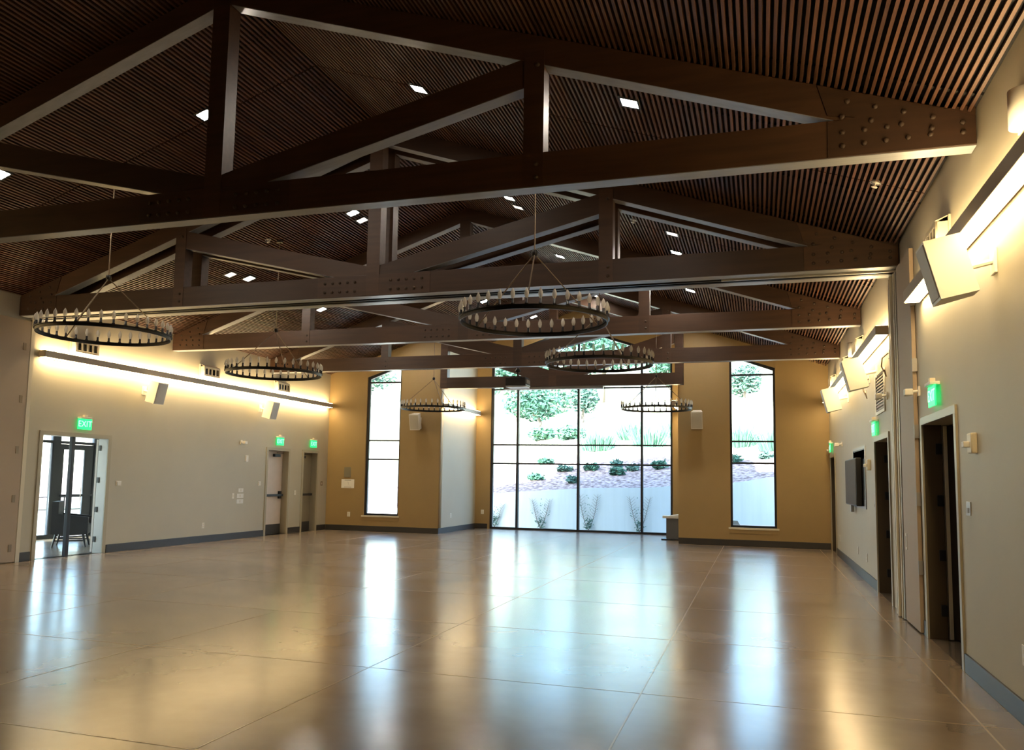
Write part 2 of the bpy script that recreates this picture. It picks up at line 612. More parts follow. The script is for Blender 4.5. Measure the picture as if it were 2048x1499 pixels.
for x in mull:
    MB().box(x - .032, x + .032, YW + .03, YW + .17, .06, wt(x)).build('mullion', M_FRAME, w2)
ZT = [.06, 1.975, 2.54, 4.235]
edges = [BWL + .06] + mull + [BWR - .06]
for z in ZT[1:]:
    for a, b in zip(edges, edges[1:]):
        MB().box(a + (.032 if a in mull else 0), b - (.032 if b in mull else 0), YW + .05, YW + .15, z - .022, z + .022).build('transom', M_FRAME, w2)
for a, b in zip(edges, edges[1:]):
    for z0, z1 in zip(ZT, ZT[1:]):
        MB().box(a, b, YW + .098, YW + .106, z0, z1).build('pane', M_GLASS, w2)
    pts = [(a, ZT[3]), (b, ZT[3]), (b, wt(b))]
    for k in (-4.37, -5.98):
        if a < k < b:
            pts.append((k, wt(k)))
    pts.append((a, wt(a)))
    MB().prism(pts, 'y', YW + .098, YW + .106).build('pane', M_GLASS, w2)


def portal(x, y, z, sx, sz, rot):
    l = bpy.data.lights.new('window_portal', 'AREA')
    l.shape = 'RECTANGLE'
    l.size, l.size_y = sx, sz
    l.cycles.is_portal = True
    o = bpy.data.objects.new('window_portal', l)
    o.location = (x, y, z)
    o.rotation_euler = rot
    COL.objects.link(o)


portal((BWL + BWR) / 2, YW + .3, 2.9, 5.5, 5.8, (math.radians(-90), 0, 0))
portal(sum(WL) / 2, YB + .3, 2.5, 1.05, 4.2, (math.radians(-90), 0, 0))
portal(sum(WR_) / 2, YB + .3, 2.5, 1.05, 4.2, (math.radians(-90), 0, 0))

# ------------------------------------------------------------------ roof trusses
T = .17
XA, XB_ = XL + .01, XR - .01
KP, QR, QL = -5.20, -1.86, -8.52
CB0, CB1 = 4.06, 4.365


def tc_bot(x):
    return 4.367 + .338 * (.61 - x) if x > XC else 4.367 + .338 * (.61 - (2 * XC - x))


def bolt_mesh():
    me = MB().lathe([(0, -.018), (.016, -.018), (.021, -.008), (.021, 0)], 8).mesh('bolt', True)
    me.transform(Matrix.Rotation(math.radians(-90), 4, 'X'))   # dome points to -y
    me.materials.append(M_BOLT)
    return me


BOLT = bolt_mesh()


def bolts(parent, pts, y):
    for x, z in pts:
        link('bolt', BOLT, None, parent, (x, y, z))


def make_truss(y, label, group, gusset=True):
    r = thing('roof_truss', label, 'roof truss', (0, y, 0), group=group)
    MB().box(XA, XB_, 0, T, CB0, CB1, .004).build('bottom_chord', M_TRUSS, r)
    for s in (1, -1):
        xe = XB_ if s > 0 else XA
        x0 = XC
        top = lambda x: roof(x) - .002
        # follows the slope; lower edge meets the bottom chord
        xm = .61 if s > 0 else 2 * XC - .61
        poly = [(x0, tc_bot(XC + .001)), (x0, top(x0)), (xe, top(xe)), (xe, CB1), (xm, CB1)]
        MB().prism(poly, 'y', .001, T - .001).build('top_chord', M_TRUSS, r)
    MB().box(XA, XB_, .004, T - .004, CB0 - .006, CB0).build('underside_sheen', M_UNDER, r, label='pale strip painting daylight on the beam underside')  # thin strip added to carry the painted underside light
    kp = MB().box(KP - .10, KP + .10, -.006, T + .004, CB0 + .002, tc_bot(KP) + .02).build('king_post', M_TRUSS, r)
    for s in (1, -1):
        i0, i1 = (KP + .11, .60) if s > 0 else (2 * XC - .60, KP - .11)
        MB().prism([(i0, tc_bot(i0)), (i1, tc_bot(i1)), (i1, tc_bot(i1) - .006), (i0, tc_bot(i0) - .006)], 'y', .005, T - .005).build('underside_sheen', M_UNDER, r, label='pale strip painting daylight on the beam underside')
    for q in (QR, QL):
        p = MB().box(q - .092, q + .092, -.006, T + .004, CB0 + .002, tc_bot(q) + .10).build('web_post', M_TRUSS, r)
        bolts(p, [(q + .03, z) for z in (4.14, 4.26)] + [(q + .03, tc_bot(q) - .03)], -.006)
    for s, q in ((1, QR), (-1, QL)):
        a = q - s * .09
        b = KP + s * .10
        zl = lambda x: 5.10 + .272 * (-1.945 - x) * -1 if s > 0 else 0
        za, zb = tc_bot(a) + .02, CB1
        ex = KP + s * .62
        poly = [(a, za), (a, za - .27), (ex, zb + .001), (b, zb + .001), (b, zb + .13)]
        dg = MB().prism(poly, 'y', .004, T - .004).build('diagonal_brace', M_TRUSS, r)
        MB().prism([poly[1], poly[2], (poly[2][0], poly[2][1] - .006), (poly[1][0], poly[1][1] - .006)], 'y', .008, T - .008).build('underside_sheen', M_UNDER, dg, label='pale strip painting daylight on the brace underside')
    kb = [(KP + s * dx, z) for s in (1, -1) for dx in (.28, .40, .52, .64, .76) for z in (4.14, 4.27)]
    kg = MB().box(KP - .88, KP + .88, -.0035, .002, CB0 + .004, CB1 - .004).build('splice_plate', M_TRUSS, r)
    bolts(kg, kb, -.0035)
    if gusset:
        for s in (1, -1):
            xe = (XR if s > 0 else XL) - s * .012
            X = lambda v: v if s > 0 else 2 * XC - v
            zt = lambda v: roof(X(v)) - .012
            poly = [(X(.552), CB0 + .004), (xe, CB0 + .004), (xe, roof(xe) - .02), (X(.48), zt(.48)), (X(.555), 4.405), (X(.76), 4.368), (X(.552), 4.345)]
            g = MB().prism(poly, 'y', -.009, .002).build('gusset_plate', M_TRUSS, r)
            pts = [(.66 + i * .16, 4.255 + .004 * i) for i in range(3)] + [(.66 + i * .155, 4.145 + .006 * i) for i in range(5)]
            pts += [(.66 + i * .21, zt(.66 + i * .21) - .22 + .015 * i) for i in range(5)] + [(.70 + i * .2, zt(.70 + i * .2) - .085) for i in range(5)]
            bolts(g, [(X(a), b) for a, b in pts if (a < 1.57 if s > 0 else X(a) > XL + .05)], -.009)
    return r


make_truss(6.69, 'nearest dark brown timber roof truss with domed bolt heads, crossing the frame top', None)
make_truss(10.28, 'front timber truss of the double pair, in front of the folding partition track', None)
make_truss(10.68, 'rear timber truss of the double pair, just behind the folding partition track', None, False)
make_truss(14.01, 'third timber truss from the viewpoint, midway between double pair and bay', None)
make_truss(17.60, 'dark timber truss last before the bay opening, above the hanging projector', None)

# bay truss
r = thing('bay_truss', 'narrow dropped timber truss framing the mouth of the window bay', 'roof truss', (0, 20.28, 0))
b0, b1 = 3.90, 4.19
MB().box(BL + .12, BR + .18 - .02, .0, T, b0, b1, .004).build('bottom_chord', M_TRUSS, r)
MB().box(BL + .33, BR - .05, .006, T - .006, b0 - .006, b0).build('underside_sheen', M_UNDER, r, label='pale strip painting daylight on the beam underside')
for x in (BL + .12, BR + .16 - .20):
    MB().box(x, x + .20, -.006, T + .004, b0 - .005, roof(x if x < XC else x + .2) - .01).build('end_post', M_TRUSS, r)
MB().box(-5.14, -4.94, -.006, T + .004, b0 + .002, roof(-5.0) - .05).build('king_post', M_TRUSS, r)
for s in (1, -1):
    xo = BR - .06 if s > 0 else BL + .33
    xi = -5.04 + s * .10
    MB().prism([(xi, b1), (xi, b1 + .14), (xo, 5.22), (xo, 4.92), (xi + s * .72, b1)], 'y', .004, T - .004).build('diagonal_brace', M_TRUSS, r)
    MB().prism([(xi, roof(xi) - .01), (xo, roof(xo) - .01), (xo, roof(xo) - .26), (xi, roof(xi) - .28)], 'y', .002, T - .002).build('top_chord', M_TRUSS, r)

# ------------------------------------------------------------------ folding partition: track, pocket jambs, pocket panels
r = thing('partition_track', 'dark steel track housing for the folding partition slung between the paired trusses', 'track')
MB().box(XL + .02, XR - .02, 10.455, 10.675, 4.10, 4.16).build('soffit', M_BLACK, r)
MB().box(XL + .02, XR - .02, 10.50, 10.52, 4.045, 4.10).build('rail', M_BLACK, r)
MB().box(XL + .02, XR - .02, 10.60, 10.62, 4.045, 4.10).build('rail', M_BLACK, r)
MB().box(-.42, XR - .02, 10.47, 10.495, 4.035, 4.10).build('bright_rail', M_ALU, r, label='bright metal end length of the track')
MB().box(XL + .05, XL + .9, 10.47, 10.495, 4.035, 4.10).build('bright_rail', M_ALU, r, label='bright metal end length of the track')

r = thing('partition_stack', 'folded partition panel edges standing in the wall pocket beside the middle doorway', 'partition')
for k, (ya, yb, m, xo) in enumerate(((10.32, 10.36, M_ALU, 0), (10.40, 10.445, M_CREAM, -.01), (10.47, 10.50, M_ALU, .01), (10.54, 10.60, M_CREAM, -.03), (10.64, 10.67, M_ALU, .0), (10.70, 10.765, M_CREAM, -.02))):
    MB().box(XR - .05 + xo, XR + .18, ya, yb, .012, 4.0).build('panel_edge', m, r)
MB().box(XR - .045, XR - .002, 10.80, 10.85, 0, 4.05).build('jamb_trim', M_ALU, r)
p = thing('pocket_door_panel', 'tall tan pocket door panel covering the folded partition store, between the two open doorways', 'panel', (XR, 0, 0))
MB().box(-.045, -.004, 9.42, 10.27, .015, 4.03, .004).build('leaf', M_TAN, p)
hb = MB().box(-.052, -.044, 10.06, 10.13, .80, .98, .003).build('recessed_pull', M_WHITE, p)
MB().box(-.054, -.051, 10.08, 10.11, .83, .95).build('pull_cup', M_INK, hb)
for z in (.6, 1.3, 2.0, 2.7, 3.4):
    MB().box(-.05, -.002, 9.395, 9.418, z, z + .14).build('hinge', M_PLATE, p)
p = thing('pocket_door_panel', 'tall beige pocket door panel with brown hinges beside the lobby doorway', 'panel', (XL, 0, 0))
MB().box(.004, .045, 9.2, 10.50, .015, 4.0, .004).build('leaf', M_TAN, p)
MB().box(.002, .05, 10.505, 10.58, 0, 4.03).build('jamb_trim', M_CREAM, p)
for z in (.18, .98, 1.78, 2.62, 3.5):
    MB().box(.045, .054, 10.36, 10.42, z, z + .12, .003).build('hinge', M_ROD, p)

# ------------------------------------------------------------------ doors
def casing(y0, y1, x, s, h=DH, w=.055):
    """Frame around an opening in a long wall; s = direction into the hall."""
    b = MB()
    for a, c, z0, z1 in ((y0 - w, y0 + .02, 0, h - .02), (y1 - .02, y1 + w, 0, h - .02)):
        b.box(min(x, x + s * .02), max(x, x + s * .02), a, c, z0, z1, .003)
    b.box(min(x, x + s * .02), max(x, x + s * .02), y0 - w, y1 + w, h - .02, h + w, .003)
    return b


def open_door(name, y0, y1, label, hinges=True):
    d = tag(casing(y0, y1, XR, -1).build(name, M_CASE), label, 'door', kind='structure')
    MB().box(XR + .001, XR + .163, y1 - .02, y1 - .001, 0, DH - .001).build('jamb', M_REVEAL, d)
    MB().box(XR + .001, XR + .23, y0 + .001, y0 + .02, 0, DH - .001).build('jamb', M_CASE, d)
    MB().box(XR + .001, XR + .23, y0 + .02, y1 - .02, DH - .02, DH - .001).build('head_jamb', M_CASE, d)
    lf = MB().box(XR + .165, XR + 1.0, y1 - .075, y1 - .03, .01, DH - .03).build('leaf', M_DOORD, d)
    MB().box(XR + .168, XR + .20, y1 - .082, y1 - .075, .012, DH - .032).build('edge_strip', M_CREAM, lf, label='pale metal edge strip of the open leaf')
    if hinges:
        for z in (.28, .82, 1.36, 1.88):
            MB().box(XR + .105, XR + .163, y1 - .035, y1 - .0205, z - .055, z + .055, .003).build('hinge', M_BLACK, d)
    return d


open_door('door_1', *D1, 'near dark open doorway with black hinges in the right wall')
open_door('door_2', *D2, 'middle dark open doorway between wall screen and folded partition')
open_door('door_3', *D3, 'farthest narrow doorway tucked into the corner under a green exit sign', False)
# dark rooms behind the open doorways
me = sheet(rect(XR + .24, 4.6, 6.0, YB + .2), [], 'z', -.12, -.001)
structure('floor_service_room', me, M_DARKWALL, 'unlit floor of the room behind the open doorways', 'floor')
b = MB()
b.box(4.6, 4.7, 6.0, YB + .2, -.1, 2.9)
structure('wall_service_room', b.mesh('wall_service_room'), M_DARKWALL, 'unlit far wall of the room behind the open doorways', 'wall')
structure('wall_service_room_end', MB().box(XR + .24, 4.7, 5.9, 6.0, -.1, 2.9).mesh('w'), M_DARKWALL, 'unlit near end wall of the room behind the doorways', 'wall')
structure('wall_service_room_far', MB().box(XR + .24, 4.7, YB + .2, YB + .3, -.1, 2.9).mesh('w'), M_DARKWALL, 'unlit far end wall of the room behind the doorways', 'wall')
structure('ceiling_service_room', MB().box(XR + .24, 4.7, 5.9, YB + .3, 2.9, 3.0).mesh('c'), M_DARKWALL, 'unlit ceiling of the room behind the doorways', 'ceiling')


def closed_door(name, y0, y1, m, label, mirror):
    d = tag(casing(y0, y1, XL, 1).build(name, M_CASE), label, 'door', kind='structure')
    MB().box(XL - .21, XL - .001, y1 - .02, y1 - .001, 0, DH - .001).build('jamb', M_CASE, d)
    MB().box(XL - .21, XL - .001, y0 + .001, y0 + .02, 0, DH - .001).build('jamb', M_CASE, d)
    MB().box(XL - .21, XL - .001, y0 + .02, y1 - .02, DH - .02, DH - .001).build('head_jamb', M_CASE, d)
    xf = XL - .165
    lf = MB().box(xf - .045, xf, y0 + .023, y1 - .023, .012, DH - .024).build('leaf', m, d)
    MB().box(xf, xf + .004, y0 + .03, y1 - .03, .015, .255).build('kick_plate', M_BASE, lf, label='dark kick plate along the door foot')
    bar = MB().box(xf + .05, xf + .085, y0 + .06, y1 - .06, .96, 1.02, .006).build('push_bar', M_BLACK, lf, label='black push bar')
    yl = (y0 + .14) if mirror else (y1 - .14)
    MB().box(xf, xf + .06, yl - .045, yl + .045, .90, 1.09, .008).build('latch_case', M_BLACK, bar)
    ye = (y1 - .1) if mirror else (y0 + .1)
    MB().box(xf, xf + .05, ye - .03, ye + .03, .955, 1.025, .006).build('end_bracket', M_BLACK, bar)
    yc = (y0 + .62) if not mirror else (y0 + .18)
    c = MB().box(xf, xf + .07, yc - .13, yc + .13, DH - .17, DH - .10, .006).build('door_closer', M_BLACK, lf)
    MB().box(xf + .03, xf + .05, yc, min(yc + .34, y1 - .05), DH - .075, DH - .06).build('closer_arm', M_BLACK, c)
    return d


closed_door('door_5', *L2, M_DOORP, 'pale closed door with black push bar and dark kick plate', False)
closed_door('door_6', *L3, M_DOORO, 'olive closed door with black push bar beside the corner', True)
for nm, (a, c), lb in (('wall_closet', L2, 'blank backing behind the pale closed door'), ('wall_closet.001', L3, 'blank backing behind the olive closed door')):
    structure(nm, MB().box(XL - .32, XL - .225, a - .1, c + .1, -.1, DH + .1).mesh('wall_closet'), M_DARKWALL, lb, 'wall')

# lobby doorway: pair of leaves swung out into the lobby, loose centre mullion
d = tag(casing(*L1, XL, 1).build('door_4', M_CASE), 'double lobby doorway with removable centre post, open to a glazed entrance', 'door', kind='structure')
MB().box(XL - .21, XL - .001, L1[1] - .02, L1[1] - .001, 0, DH - .001).build('jamb', M_PLATE, d)
MB().box(XL - .21, XL - .001, L1[0] + .001, L1[0] + .02, 0, DH - .001).build('jamb', M_PLATE, d)
MB().box(XL - .21, XL - .001, L1[0] + .02, L1[1] - .02, DH - .02, DH - .001).build('head_jamb', M_CASE, d)
cm = (L1[0] + L1[1]) / 2
MB().box(XL - .13, XL - .06, cm - .035, cm + .035, 0, DH - .02, .004).build('centre_post', M_FRAME, d)
for z in (.25, .8, 1.35, 1.95):
    MB().box(XL - .205, XL - .15, L1[1] - .034, L1[1] - .0205, z - .05, z + .05).build('hinge', M_BLACK, d)
MB().box(XL - .275, XL - .230, L1[1] - .01, L1[1] + .73, .012, DH - .03).build('leaf', M_DOORP, d)
MB().box(XL - .275, XL - .230, L1[0] - .73, L1[0] + .01, .012, DH - .03).build('leaf', M_DOORP, d)

# lobby shell and storefront
GX = -15.1
me = sheet(rect(GX - .1, XL - .22, 9.6, 17.3), [], 'z', -.15, 0)
structure('floor_lobby', me, M_FLOOR, 'polished concrete floor of the bright glazed lobby', 'floor')
structure('ceiling_lobby', MB().box(GX - .1, XL - .22, 9.6, 17.3, 2.75, 2.85).mesh('c'), M_WHITEW, 'pale flat ceiling of the lobby', 'ceiling')
structure('wall_lobby_near', MB().box(GX - .1, XL - .22, 9.5, 9.6, -.1, 2.85).mesh('w'), M_WHITEW, 'pale near end wall of the lobby', 'wall')
structure('wall_lobby_far', MB().box(GX - .1, XL - .22, 17.3, 17.4, -.1, 2.85).mesh('w'), M_WHITEW, 'pale far end wall of the lobby', 'wall')
me = sheet(rect(9.6, 17.3, 0, 2.75), [rect(9.68, 14.42, .09, 2.13), rect(9.68, 14.42, 2.19, 2.68), rect(14.62, 15.62, .02, 2.13), rect(14.62, 15.62, 2.19, 2.68), rect(15.92, 17.2, .09, 2.13), rect(15.92, 17.2, 2.19, 2.68)], 'x', GX - .08, GX + .02)
w4 = structure('window_4', me, M_FRAME, 'dark-framed glazed lobby entrance seen through the double doorway', 'window')
for a, c, z0, z1 in ((9.68, 14.42, .09, 2.13), (9.68, 14.42, 2.19, 2.68), (14.62, 15.62, 2.19, 2.68), (15.92, 17.2, .09, 2.13), (15.92, 17.2, 2.19, 2.68)):
    MB().box(GX - .034, GX - .026, a, c, z0, z1).build('pane', M_GLASS, w4)
me = sheet(rect(14.64, 15.60, .03, 2.12), [rect(14.74, 15.36, .28, 2.0)], 'x', GX - .055, GX - .005)
dl = link('door_leaf', me, M_FRAME, w4)
MB().box(GX - .034, GX - .026, 14.74, 15.36, .28, 2.0).build('pane', M_GLASS, dl)
MB().box(GX + .03, GX + .06, 14.66, 15.58, .93, .98, .004).build('push_bar', M_FRAME, dl)
MB().tube([(GX, 15.2, 1.15), (GX + .08, 15.2, 1.15), (GX + .08, 15.2, .8), (GX, 15.2, .8)], .012, 8).build('pull_handle', M_ALU, dl)
portal(GX - .15, 13.4, 1.4, 7.5, 2.7, (0, math.radians(-90), math.radians(0)))

# rails outside the lobby glass
for k, z in enumerate((.78, 1.08)):
    pass
r = thing('guard_rail', 'thin outdoor guard rail beyond the lobby glass', 'railing', (GX - 1.6, 0, 0))
for z in (.55, .86):
    MB().tube([(0, 9.5, z), (0, 18, z)], .012, 6).build('rail_bar', M_IRON, r)
for y in (9.6, 12.0, 14.2, 16.4):
    MB().tube([(0, y, -.15), (0, y, .9)], .018, 6).build('rail_post', M_IRON, r)

# armchair in the lobby
ch = thing('lounge_chair', 'dark upholstered high-sided armchair on splayed legs seen through the lobby doorway', 'chair', (-13.25, 13.25, 0), (0, 0, math.radians(-52)))
M_UPH = mat('dark_upholstery', (.02, .02, .023), .8, bump=.3, bscale=300)
MB().prism([(-.34, .26), (.34, .26), (.37, .90), (-.37, .90)], 'y', -.33, -.21).build('backrest', M_UPH, ch)
MB().box(-.27, .27, -.21, .33, .26, .46, .03).build('seat', M_UPH, ch)
for s in (1, -1):
    MB().prism([(-.21, .26), (.33, .26), (.33, .60), (-.21, .66)], 'x', s * .275, s * .36).build('armrest', M_UPH, ch)
for sx in (1, -1):
    for sy in (1, -1):
        MB().tube([(sx * .27, sy * .24, .262), (sx * .31, sy * .30, 0)], [.026, .016], 8).build('leg', M_BLACK, ch)
MB().tube([(-.29, -.26, .13), (-.29, .26, .13)], .012, 6).build('stretcher', M_IRON, ch)
MB().tube([(.29, -.26, .13), (.29, .26, .13)], .012, 6).build('stretcher', M_IRON, ch)

# ------------------------------------------------------------------ strip lights on the walls
def strip(label, x, s, y0, y1, z=3.49, D=.17, H=.115):
    r = thing('strip_light', label, 'wall light', (x, 0, z), group=None)
    a, b_ = (s * .018, s * D)
    MB().box(min(a, b_), max(a, b_), y0, y1, -H / 2, H / 2, .003).build('housing', M_STRIPBOX, r)
    lo, hi = s * .03, s * (D - .010)
    MB().box(min(lo, hi), max(lo, hi), y0 + .02, y1 - .02, -H / 2 - .006, -H / 2 - .0005).build('lower_lens', M_LAMP, r)
    MB().box(min(lo, hi), max(lo, hi), y0 + .02, y1 - .02, H / 2 + .0005, H / 2 + .004).build('upper_lens', M_LAMP, r)
    n = max(2, int((y1 - y0) / 2.4))
    for k in range(n):
        y = y0 + .4 + (y1 - y0 - .8) * k / (n - 1)
        MB().box(min(s * .001, a), max(s * .001, a), y - .03, y + .03, -.03, .03).build('wall_bracket', M_STRIPBOX, r)
    return r


strip('long glowing strip light on the left wall above the lobby doorway', XL, 1, 10.70, YB - .10)
strip('near strip light on the left wall before the folding partition, left of the frame', XL, 1, 3.2, 9.05, 3.42)
strip('near glowing strip light on the right wall, running out past the frame', XR, -1, 3.2, 9.05, 3.42)
strip('far glowing strip light on the right wall, beyond the folded partition', XR, -1, 11.15, YB - .35, 3.46)
strip('short glowing strip light on the pale bay side wall', BL, 1, YB + .15, YW - .1)
strip('short strip light on the bay wall over the low pedestal cabinet', BR, -1, YB + .15, YW - .1)

# ------------------------------------------------------------------ recessed downlights
DL = [  # x, y, bright
    (-3.80, 8.55, 1), (-1.17, 7.75, 1), (-6.68, 8.38, 1), (-9.14, 7.61, 1), (-6.68, 12.36, 1), (-6.70, 12.75, 0), (-3.88, 12.52, 1), (-3.86, 12.98, 0),
    (-1.23, 11.50, 0), (-1.20, 12.23, 0), (-1.24, 13.34, 1), (-3.88, 16.17, 1), (-9.30, 12.60, 0), (-9.21, 13.05, 1), (-9.26, 15.85, 1), (-1.23, 16.07, 1),
    (-9.25, 19.55, 1), (-1.20, 19.55, 1), (-6.70, 19.58, 1), (-3.89, 19.88, 1), (-6.20, 22.6, 1)]
DLL = ['lit square downlight on the right slope nearest the ridge, just beyond the nearest truss',
       'lit square downlight low on the right slope inside the nearest truss opening', 'lit square downlight beside the nearest king post on the left slope',
       'lit square downlight at the left frame edge low on the left slope', 'lit square downlight below the nearest truss chord left of centre',
       'dimmer square downlight beside the post, left of centre behind the nearest truss', 'lit square downlight high on the right slope just under the nearest truss chord',
       'dimmer square downlight high on the right slope behind the nearest truss chord', 'dimmer square downlight seen low in the right opening of the double truss, upper of three',
       'dimmer square downlight in the right opening of the double truss, middle of three', 'lit square downlight in the right opening of the double truss, lowest of three',
       'lit square downlight near the ridge seen behind the large chandelier rods', 'dimmer square downlight of the pair above the left chandeliers',
       'lit square downlight of the pair above the left chandeliers', 'lit square downlight just under the partition track left of centre',
       'lit square downlight under the partition track right of the large chandelier', 'lit square downlight above the speaker left of the bay', 'lit square downlight above the speaker right of the bay',
       'lit square downlight seen through the large chandelier at its left rim',
       'lit square downlight seen above the large chandelier at its right rim', 'lit square downlight in the bay seen inside the large chandelier ring']
for (x, y, on), lb in zip(DL, DLL):
    s = 1 if x > XC else -1
    r = thing('downlight', lb, 'ceiling light', (x, y, roof(x)), (0, s * ang, 0), group='square recessed downlights')
    link('trim_ring', sheet(rect(-.105, .105, -.105, .105), [rect(-.085, .085, -.085, .085)], 'z', -.012, .05), M_BLACK, r)
    MB().box(-.084, .084, -.084, .084, -.006, .03).build('lens', M_DOWN if on else M_DIM, r)

# ------------------------------------------------------------------ chandeliers
def chandelier_proto():
    r = thing('ring_chandelier', '', 'chandelier', group='ring chandeliers of bare candle bulbs')
    ring = MB().hoop(.797, .808, .0, .042, 96).build('ring', M_IRON, r)
    MB().hoop(.782, .826, .040, .046, 96).build('ring_tray', M_IRON, r)
    for k in range(3):
        a = math.radians(40 + 120 * k)
        MB().tube([(0, 0, .78), (.80 * math.cos(a), .80 * math.sin(a), .05)], .0075, 6).build('rod', M_ROD, r)
    MB().lathe([(0, .83), (.03, .82), (.035, .79), (.03, .76), (0, .75)], 10).build('hub', M_IRON, r, True)
    sm = MB().lathe([(0, 0), (.02, 0), (.02, .01), (.014, .016), (.014, .06), (0, .06)], 8).mesh('candle', True)
    sm.materials.append(M_IRON)
    bm_ = MB().lathe([(.010, .06), (.018, .075), (.025, .102), (.022, .128), (.012, .152), (0, .172)], 8).mesh('bulb', True)
    bm_.materials.append(M_BULB)
    for k in range(36):
        a = 2 * math.pi * k / 36
        c = link('candle', sm, None, r, (.808 * math.cos(a), .808 * math.sin(a), .046))
        link('bulb', bm_, None, c)
    return r


CH = [((-2.33, 8.5, 3.20), 'largest-looking ring chandelier, centre right, hanging behind the nearest truss'),
      ((-2.30, 12.2, 3.245), 'ring chandelier before the great window, second down on the right side'),
      ((-2.25, 19.1, 3.165), 'small far ring chandelier overlapping the great window and right speaker'),
      ((-8.17, 8.5, 3.27), 'ring chandelier at far left, below the end of the double truss'),
      ((-8.01, 12.2, 3.225), 'ring chandelier over the left strip light, second down on the left side'),
      ((-7.85, 19.1, 3.22), 'small far ring chandelier overlapping the left tall window and bay wall')]
proto = chandelier_proto()
for i, (loc, lb) in enumerate(CH):
    c = proto if i == 0 else copy_tree(proto)
    c.location = loc
    c['label'] = lb
    c.rotation_euler = (0, 0, math.radians([0, 25, 60, 10, 35, 50][i]))
for i, (loc, lb) in enumerate(CH):
    c = [o for o in bpy.data.objects if o.get('label') == lb][0]
    MB().tube([(0, 0, .82), (0, 0, roof(loc[0]) - loc[2] - .01)], .008, 6).build('stem', M_ROD, c)
    MB().lathe([(0, -.03), (.05, -.03), (.06, .0), (0, .03)], 12, (0, 0, roof(loc[0]) - loc[2] - .005)).build('canopy', M_IRON, c)

# ------------------------------------------------------------------ wall speakers
def speaker(label, loc, rz, tilt, wall_d):
    """Cabinet faces local -y; its bracket runs back to the wall."""
    r = thing('wall_speaker', label, 'speaker', loc, (0, 0, rz), group='white wall speakers')
    R = Matrix.Rotation(tilt, 4, 'X')
    def t(b, name, m, parent, lab=None):
        me = b.mesh(name)
        me.transform(R)
        return link(name, me, m, parent, None, lab)
    b = MB()
    b.prism([(-.14, -.13), (.14, -.13), (.095, .13), (-.095, .13)], 'z', -.215, .215)
    cab = t(b, 'cabinet', M_WHITE, r)
    t(MB().box(-.122, .122, -.137, -.1295, -.195, .195, .003), 'grille', M_GREY, cab)
    MB().tube([(0, .10, 0), (0, wall_d - .02, .04)], .022, 8).build('bracket_arm', M_WHITE, r)
    MB().box(-.06, .06, wall_d - .02, wall_d - .001, -.05, .13, .004).build('wall_plate', M_WHITE, r)
    return r


tl = math.radians(14)
speaker('white tilted speaker below the left strip light, nearer the lobby doorway', (XL + .30, 13.25, 3.09), math.radians(90), tl, .30)
speaker('white tilted speaker below the left strip light, nearer the corner', (XL + .30, 17.25, 3.09), math.radians(90), tl, .30)
speaker('largest white tilted speaker, in front of the near right strip light', (XR - .30, 6.38, 3.04), math.radians(-90), tl, .30)
speaker('white tilted speaker in front of the far right strip light, at its middle', (XR - .30, 12.35, 3.05), math.radians(-90), tl, .30)
speaker('white tilted speaker at the far end of the right strip light', (XR - .30, 16.2, 3.07), math.radians(-90), tl, .30)
speaker('white speaker on the ochre wall between left tall window and bay', (-8.88, YB - .24, 3.02), 0, tl, .24)
speaker('white speaker on the ochre wall between bay and right tall window', (-1.42, YB - .24, 3.03), 0, tl, .24)

# ------------------------------------------------------------------ air registers
def register(label, x, s, y, z):
    r = thing('air_register', label, 'vent', (x, y, z), (0, 0, 0 if s > 0 else math.pi), group='cream hooded air registers')
    w, h = .27, .105
    MB().box(.0005, .02, -w - .03, w + .03, -h - .03, h + .05, .003).build('back_plate', M_CREAM, r)
    me = sheet(rect(-w, w, -h, h), [rect(-.235 + k * .125, -.14 + k * .125, -.065, .07) for k in range(4)], 'x', .10, .12)
    link('face', me, M_CREAM, r)
    b = MB()
    b.prism([(.02, h), (.12, h - .002), (.12, h + .004), (.02, h + .05)], 'y', -w, w)
    b.bm.verts.ensure_lookup_table()
    b.build('hood_top', M_CREAM, r)
    for q in (-w, w - .012):
        MB().prism([(.02, -h), (.10, -h), (.10, h), (.02, h + .04)], 'y', q, q + .012).build('hood_side', M_CREAM, r)
    MB().prism([(.02, -h - .02), (.085, -h - .03), (.128, -h), (.02, -h)], 'y', -w, w).build('lower_lip', M_CREAM, r)
    for k in range(4):
        MB().box(.025, .03, -.235 + k * .125, -.14 + k * .125, -.07, .075).build('dark_slot', M_BLACK, r, label='dark opening of the register')
    return r


register('cream hooded register above the left strip light, behind the far-left chandelier', XL, 1, 11.65, 3.73)
register('cream hooded register above the left strip light, middle one of three', XL, 1, 15.2, 3.75)
register('cream hooded register above the left strip light, nearest the corner', XL, 1, 18.1, 3.74)
register('cream hooded register above the near right strip light and largest speaker', XR, -1, 7.95, 3.68)
register('cream hooded register above the far right strip light, nearest the partition', XR, -1, 14.1, 3.70)
register('cream hooded register above the far right strip light, middle one', XR, -1, 16.2, 3.70)
register('cream hooded register above the far right strip light, nearest the corner', XR, -1, 18.9, 3.70)


def sconce(label, y, z):
    r = thing('wall_sconce', label, 'sconce', (XR, y, z), group='white half-round wall sconces')
    prof = [(-.001 - .085 * math.sin(math.pi * k / 10), -.085 * math.cos(math.pi * k / 10)) for k in range(11)]
    MB().prism(prof, 'z', -.12, .12).build('shade', M_WHITE, r, True)
    MB().box(-.012, -.0005, -.10, .10, -.13, .13, .003).build('back_plate', M_WHITE, r)


sconce('white half-round wall sconce at the right frame edge above the strip light', 5.62, 3.85)
sconce('small white half-round wall sconce above the far right strip light', 15.3, 3.86)

